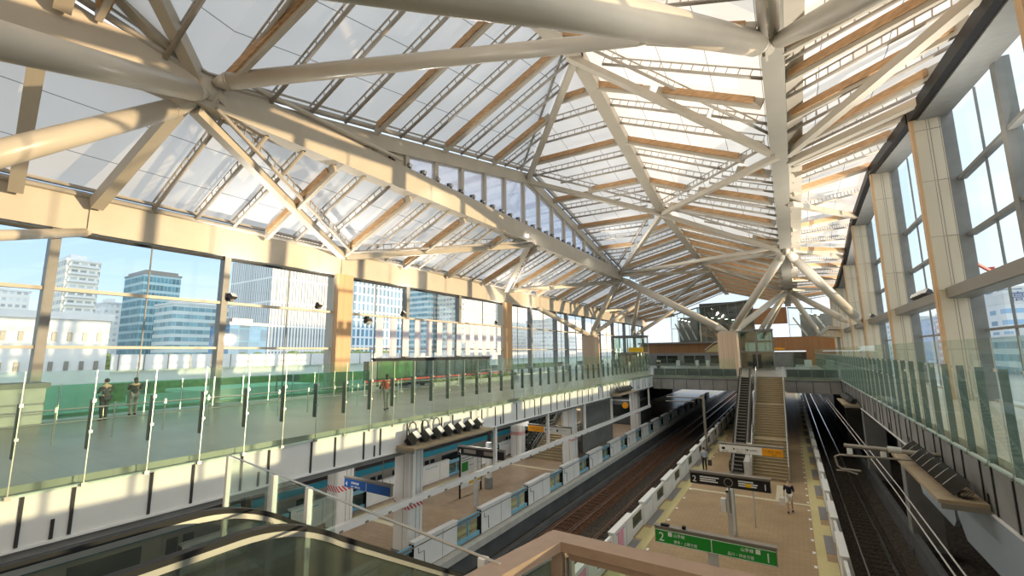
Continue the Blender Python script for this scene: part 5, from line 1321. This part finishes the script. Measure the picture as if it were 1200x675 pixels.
# =================================================================== PEOPLE
def person(label,loc,face,cl_top,cl_leg,shorts=False,sleeve='short',pose='stand',H=1.68,mask=False,hairlong=False):
    """one continuous skinned body with fingers; hair, clothes and shoes are its children"""
    t=thing('person',label,'person',loc); s=H/1.70
    ca,sa=math.cos(face),math.sin(face)
    J={}
    st=.16 if pose=='walk' else .02
    J['pelvis']=(0,0,.93); J['waist']=(0,.005,1.07); J['chest']=(0,.01,1.27); J['neck0']=(0,.005,1.42); J['neck']=(0,.015,1.49)
    for sd,n in ((-1,'l'),(1,'r')):
        f=st*sd
        J['hip'+n]=(.095*sd,0,.90); J['knee'+n]=(.10*sd,f*.75+.03,.50); J['ank'+n]=(.10*sd,f-.03*(1 if f<0 else 0),.085); J['toe'+n]=(.115*sd,f+.15,.035)
        J['sh'+n]=(.175*sd,0,1.385)
        if pose=='phone': J['el'+n]=(.235*sd,.08,1.13); J['wr'+n]=(.09*sd,.27,1.22); fd=V((-.3*sd,.5,.5))
        else: J['el'+n]=(.235*sd,-.02-f*.35,1.11); J['wr'+n]=(.255*sd,.05-f*.7,.87); fd=V((0,.15,-1))
        w=V(J['wr'+n]); fd.normalize(); J['palm'+n]=tuple(w+fd*.075)
        side=fd.cross(V((sd,0,0))).normalized()
        for k,(off,ln) in enumerate(((-.030,.066),(-.010,.078),(.011,.073),(.030,.056))):
            b=w+fd*.085+side*off; m=b+fd*ln*.55; e=m+(fd+V((-.5*sd,.15,0))).normalized()*ln*.5
            J['f%d0%s'%(k,n)]=tuple(b); J['f%d1%s'%(k,n)]=tuple(m); J['f%d2%s'%(k,n)]=tuple(e)
        b=w+fd*.03-side*.035; J['t1'+n]=tuple(b+fd*.02-side*.012); J['t2'+n]=tuple(b+fd*.058-side*.018)
    E=[('pelvis','waist'),('waist','chest'),('chest','neck0'),('neck0','neck')]
    for n in 'lr':
        E+=[('pelvis','hip'+n),('hip'+n,'knee'+n),('knee'+n,'ank'+n),('ank'+n,'toe'+n),('neck0','sh'+n),('sh'+n,'el'+n),('el'+n,'wr'+n),('wr'+n,'palm'+n),('wr'+n,'t1'+n),('t1'+n,'t2'+n)]
        for k in range(4): E+=[('palm'+n,'f%d0%s'%(k,n)),('f%d0%s'%(k,n),'f%d1%s'%(k,n)),('f%d1%s'%(k,n),'f%d2%s'%(k,n))]
    RD={'pelvis':(.145,.115),'waist':(.13,.10),'chest':(.155,.11),'neck0':(.09,.075),'neck':(.052,.055)}
    def rad(k):
        if k in RD: return RD[k]
        b=k[:-1]
        return {'hip':(.092,.095),'knee':(.058,.06),'ank':(.038,.042),'toe':(.042,.03),'sh':(.062,.062),'el':(.041,.041),'wr':(.027,.024),'palm':(.034,.018),'t1':(.012,.012),'t2':(.009,.009)}.get(b,(.009,.009))
    def skin(name,keys,edges,m,grow=0.0,parent=t,sub=1):
        idx={k:i for i,k in enumerate(keys)}
        def tr(p): x,y,z=p[0]*s,p[1]*s,p[2]*s; return (x*ca-y*sa, x*sa+y*ca, z)
        me=bpy.data.meshes.new(name); me.from_pydata([tr(J[k]) for k in keys],[(idx[a],idx[b]) for a,b in edges],[])
        o=bpy.data.objects.new(name,me); COL.objects.link(o)
        md=o.modifiers.new('skin','SKIN'); md.use_smooth_shade=True
        sv=me.skin_vertices[0].data
        for k in keys:
            r=rad(k); sv[idx[k]].radius=((r[0]+grow)*s,(r[1]+grow)*s)
        sv[0].use_root=True
        ms=o.modifiers.new('sub','SUBSURF'); ms.levels=sub; ms.render_levels=sub
        dg=bpy.context.evaluated_depsgraph_get(); dg.update()
        m2=bpy.data.meshes.new_from_object(o.evaluated_get(dg)); bpy.data.objects.remove(o); bpy.data.meshes.remove(me)
        m2.materials.clear(); m2.materials.append(m); m2.name=name
        for pl in m2.polygons: pl.use_smooth=True
        c=bpy.data.objects.new(name,m2); COL.objects.link(c); c.parent=parent
        return c
    keys=list(J.keys()); body=skin('body',keys,E,M['skin'])
    def graft(mb,mi):
        trm(mb); me=body.data; o0=len(me.vertices); vs=[tuple(v.co) for v in me.vertices]; fs=[tuple(p.vertices) for p in me.polygons]; mi0=[p.material_index for p in me.polygons]; ms=list(me.materials)
        nm=bpy.data.meshes.new('body'); nm.from_pydata(vs+[tuple(v) for v in mb.v],[],fs+[tuple(i+o0 for i in f) for f in mb.f])
        for m_ in ms: nm.materials.append(m_)
        for p,i in zip(nm.polygons,mi0+[mi]*len(mb.f)): p.material_index=i; p.use_smooth=True
        body.data=nm; bpy.data.meshes.remove(me)
    body.data.materials.append(M['hair']); body.data.materials.append(M['redcl'])
    def trm(mb): mb.v=[(v[0]*s*ca-v[1]*s*sa, v[0]*s*sa+v[1]*s*ca, v[2]*s) for v in mb.v]; return mb
    # head: skull, jaw, nose, ears joined into the body mesh
    hd=MB(); hc=(0,.03,1.605)
    hd.ball(hc,.075,.095,.105,16,12); hd.ball((0,.06,1.555),.055,.06,.06,12,8); hd.ball((0,.127,1.595),.014,.02,.022,8,6)
    for sd in (-1,1): hd.ball((.076*sd,.02,1.60),.012,.022,.032,8,6)
    def child(nm,mb,m):
        trm(mb); me=bpy.data.meshes.new(nm); me.from_pydata(mb.v,[],mb.f); me.materials.append(m)
        for pl in me.polygons: pl.use_smooth=True
        o=bpy.data.objects.new(nm,me); COL.objects.link(o); o.parent=t; return o
    graft(hd,0)
    ey=MB()
    for sd in (-1,1): ey.ball((.03*sd,.115,1.615),.010,.008,.007,8,6)
    graft(ey,1)
    mo=MB(); mo.ball((0,.112,1.553),.022,.01,.005,8,5)
    graft(mo,2)
    hr=MB(); hr.ball((0,.008,1.635),.086,.103,.098,16,10)
    hr.v=[(v[0],v[1] if v[1]<.075 else .075,max(v[2],1.60 if v[1]>.03 else 1.53)) for v in hr.v]
    if hairlong: hr.ball((0,-.05,1.54),.08,.05,.12,12,8)
    child('hair',hr,M['hair'])
    if mask: mk=MB(); mk.ball((0,.085,1.563),.056,.05,.045,12,8); child('face_mask',mk,M['swhite'])
    top=['waist','pelvis','chest','neck0']+[a+n for n in 'lr' for a in (('sh','el') if sleeve=='short' else ('sh','el','wr'))]
    te=[('pelvis','waist'),('waist','chest'),('chest','neck0')]+[('neck0','sh'+n) for n in 'lr']+[('sh'+n,'el'+n) for n in 'lr']+([('el'+n,'wr'+n) for n in 'lr'] if sleeve!='short' else [])
    skin('shirt',top,te,M[cl_top],.018)
    lg=['pelvis']+[a+n for n in 'lr' for a in (('hip','knee') if shorts else ('hip','knee','ank'))]
    le=[('pelvis','hip'+n) for n in 'lr']+[('hip'+n,'knee'+n) for n in 'lr']+([] if shorts else [('knee'+n,'ank'+n) for n in 'lr'])
    skin('shorts' if shorts else 'trousers',lg,le,M[cl_leg],.016)
    for n in 'lr':
        a,b=V(J['ank'+n]),V(J['toe'+n]); sh=MB(); sh.ball(((a.x+b.x)/2,(a.y+b.y)/2-.01,.045),.052,.135,.048,12,8)
        sh.v=[(v[0],v[1],max(v[2],0.0)) for v in sh.v]; child('shoe',sh,M['hair'])
    return t
person('person in dark navy top and white shorts walking on the tan platform',(-.72,30.6,0),PI,'navy','whitecl',True,'short','walk',1.70,True)
o=thing('tote_bag','white tote bag hanging beside the walking person in white shorts','bag',(-1.05,30.55,.28))
obj('bag_body', MB().box(-1.24,-.93,30.45,30.62,.30,.74), M['whitecl'], o, bevel=.03); obj('handle', MB().tube([(-1.2,30.53,.74),(-1.13,30.53,.9),(-1.02,30.53,.9),(-.97,30.53,.74)],.012,6), M['whitecl'], o)
person('person in pale blue shirt by the left screen doors of the tan platform',(-6.25,37.6,0),.3,'bluecl','dkcl',False,'long','stand',1.70)
o=thing('shoulder_bag','dark bag carried beside the person in the pale blue shirt','bag',(-5.9,37.5,.5)); obj('bag_body', MB().box(-5.98,-5.72,37.35,37.6,.45,.85), M['dkcl'], o, bevel=.04); obj('strap', MB().tube([(-5.95,37.48,.85),(-6.0,37.5,1.1),(-6.1,37.5,1.38)],.012,6), M['dkcl'], o)
person('person in a brick red top walking on the left concourse',(-16.6,15.1,ZF),1.1,'redcl','greycl',False,'short','walk',1.66,False,True)
person('person with dark hair in a dark top at the left concourse rail',(-24.6,6.95,ZF),PI/2+.3,'dkcl','dkcl',False,'long','phone',1.70)
person('person in a black sleeveless top near the left windows',(-25.6,8.25,ZF),PI/2,'hair','greycl',False,'short','phone',1.66,False,True)
person('person in dark clothes standing on the far bridge',(-13.8,56.0,ZF),.4,'hair','dkcl',False,'long','stand',1.72)
person('person in a white top on the far left concourse',(-17.5,56.0,ZF),1.2,'whitecl','greycl',False,'long','walk',1.66)
# =================================================================== CAMERA, LIGHT
cam=bpy.data.cameras.new('camera'); co=bpy.data.objects.new('camera',cam); COL.objects.link(co)
cam.sensor_width=36.0; cam.lens=36.0*513.52/1200.0; cam.clip_end=2000; cam.clip_start=.05
Rw=((0.84737084,-0.08664373,-0.52388503),(0.53091146,0.12006767,0.83887828),(-0.00978189,-0.98897756,0.14774199))
co.matrix_world=Matrix(((Rw[0][0],-Rw[0][1],-Rw[0][2],0),(Rw[1][0],-Rw[1][1],-Rw[1][2],0),(Rw[2][0],-Rw[2][1],-Rw[2][2],9.0),(0,0,0,1)))
scene.camera=co
sd=bpy.data.lights.new('low_sun','SUN'); sd.energy=SUN_E; sd.color=(1.0,.70,.40); sd.angle=.009
so=bpy.data.objects.new('low_sun',sd); COL.objects.link(so)
to_sun=V((math.cos(SUN_EL)*math.cos(SUN_AZ),math.cos(SUN_EL)*math.sin(SUN_AZ),math.sin(SUN_EL)))
so.rotation_euler=to_sun.to_track_quat('Z','Y').to_euler()
w=bpy.data.worlds.new('sky'); scene.world=w; w.use_nodes=True; nt=w.node_tree; nt.nodes.clear()
out=nt.nodes.new('ShaderNodeOutputWorld'); bg=nt.nodes.new('ShaderNodeBackground'); bg.inputs[1].default_value=SKY_S
tc=nt.nodes.new('ShaderNodeTexCoord'); s=nt.nodes.new('ShaderNodeSeparateXYZ'); nt.links.new(tc.outputs['Generated'],s.inputs[0])
rp=nt.nodes.new('ShaderNodeValToRGB'); e=rp.color_ramp.elements
e[0].position=0.0; e[0].color=(.55,.60,.62,1); e[1].position=1.0; e[1].color=(.80,.86,.92,1)
for pos,c in ((.49,(.55,.60,.62,1)),(.502,(.86,.92,.96,1)),(.56,(.60,.79,.97,1)),(.64,(.46,.69,.96,1)),(.76,(.78,.85,.92,1))):
    k=e.new(pos); k.color=c
ma=nt.nodes.new('ShaderNodeMath'); ma.operation='MULTIPLY_ADD'; ma.inputs[1].default_value=.5; ma.inputs[2].default_value=.5
nt.links.new(s.outputs['Z'],ma.inputs[0]); nt.links.new(ma.outputs[0],rp.inputs[0])
# thin high cloud, and the paler sunward half
mp=nt.nodes.new('ShaderNodeMapping'); mp.inputs['Scale'].default_value=(1.2,1.2,5.5); nt.links.new(tc.outputs['Generated'],mp.inputs[0])
nz=nt.nodes.new('ShaderNodeTexNoise'); nz.inputs['Scale'].default_value=2.3; nz.inputs['Detail'].default_value=5; nt.links.new(mp.outputs[0],nz.inputs['Vector'])
cr=nt.nodes.new('ShaderNodeMapRange'); cr.inputs['From Min'].default_value=.48; cr.inputs['From Max'].default_value=.75; cr.inputs['To Max'].default_value=.75; nt.links.new(nz.outputs['Fac'],cr.inputs['Value'])
mx=nt.nodes.new('ShaderNodeMix'); mx.data_type='RGBA'; mx.inputs[7].default_value=(.93,.95,.97,1)
nt.links.new(cr.outputs[0],mx.inputs[0]); nt.links.new(rp.outputs[0],mx.inputs[6])
sr=nt.nodes.new('ShaderNodeMapRange'); sr.inputs['From Min'].default_value=-.1; sr.inputs['From Max'].default_value=.8; sr.inputs['To Max'].default_value=.95; nt.links.new(s.outputs['X'],sr.inputs['Value'])
m2=nt.nodes.new('ShaderNodeMix'); m2.data_type='RGBA'; m2.inputs[7].default_value=(1.5,1.58,1.62,1)
nt.links.new(sr.outputs[0],m2.inputs[0]); nt.links.new(mx.outputs[2],m2.inputs[6])
nt.links.new(m2.outputs[2],bg.inputs[0]); nt.links.new(bg.outputs[0],out.inputs[0])
scene.view_settings.view_transform='Standard'; scene.view_settings.look='None'
scene.view_settings.exposure=EXPO; scene.view_settings.gamma=1.0; scene.view_settings.use_curve_mapping=False
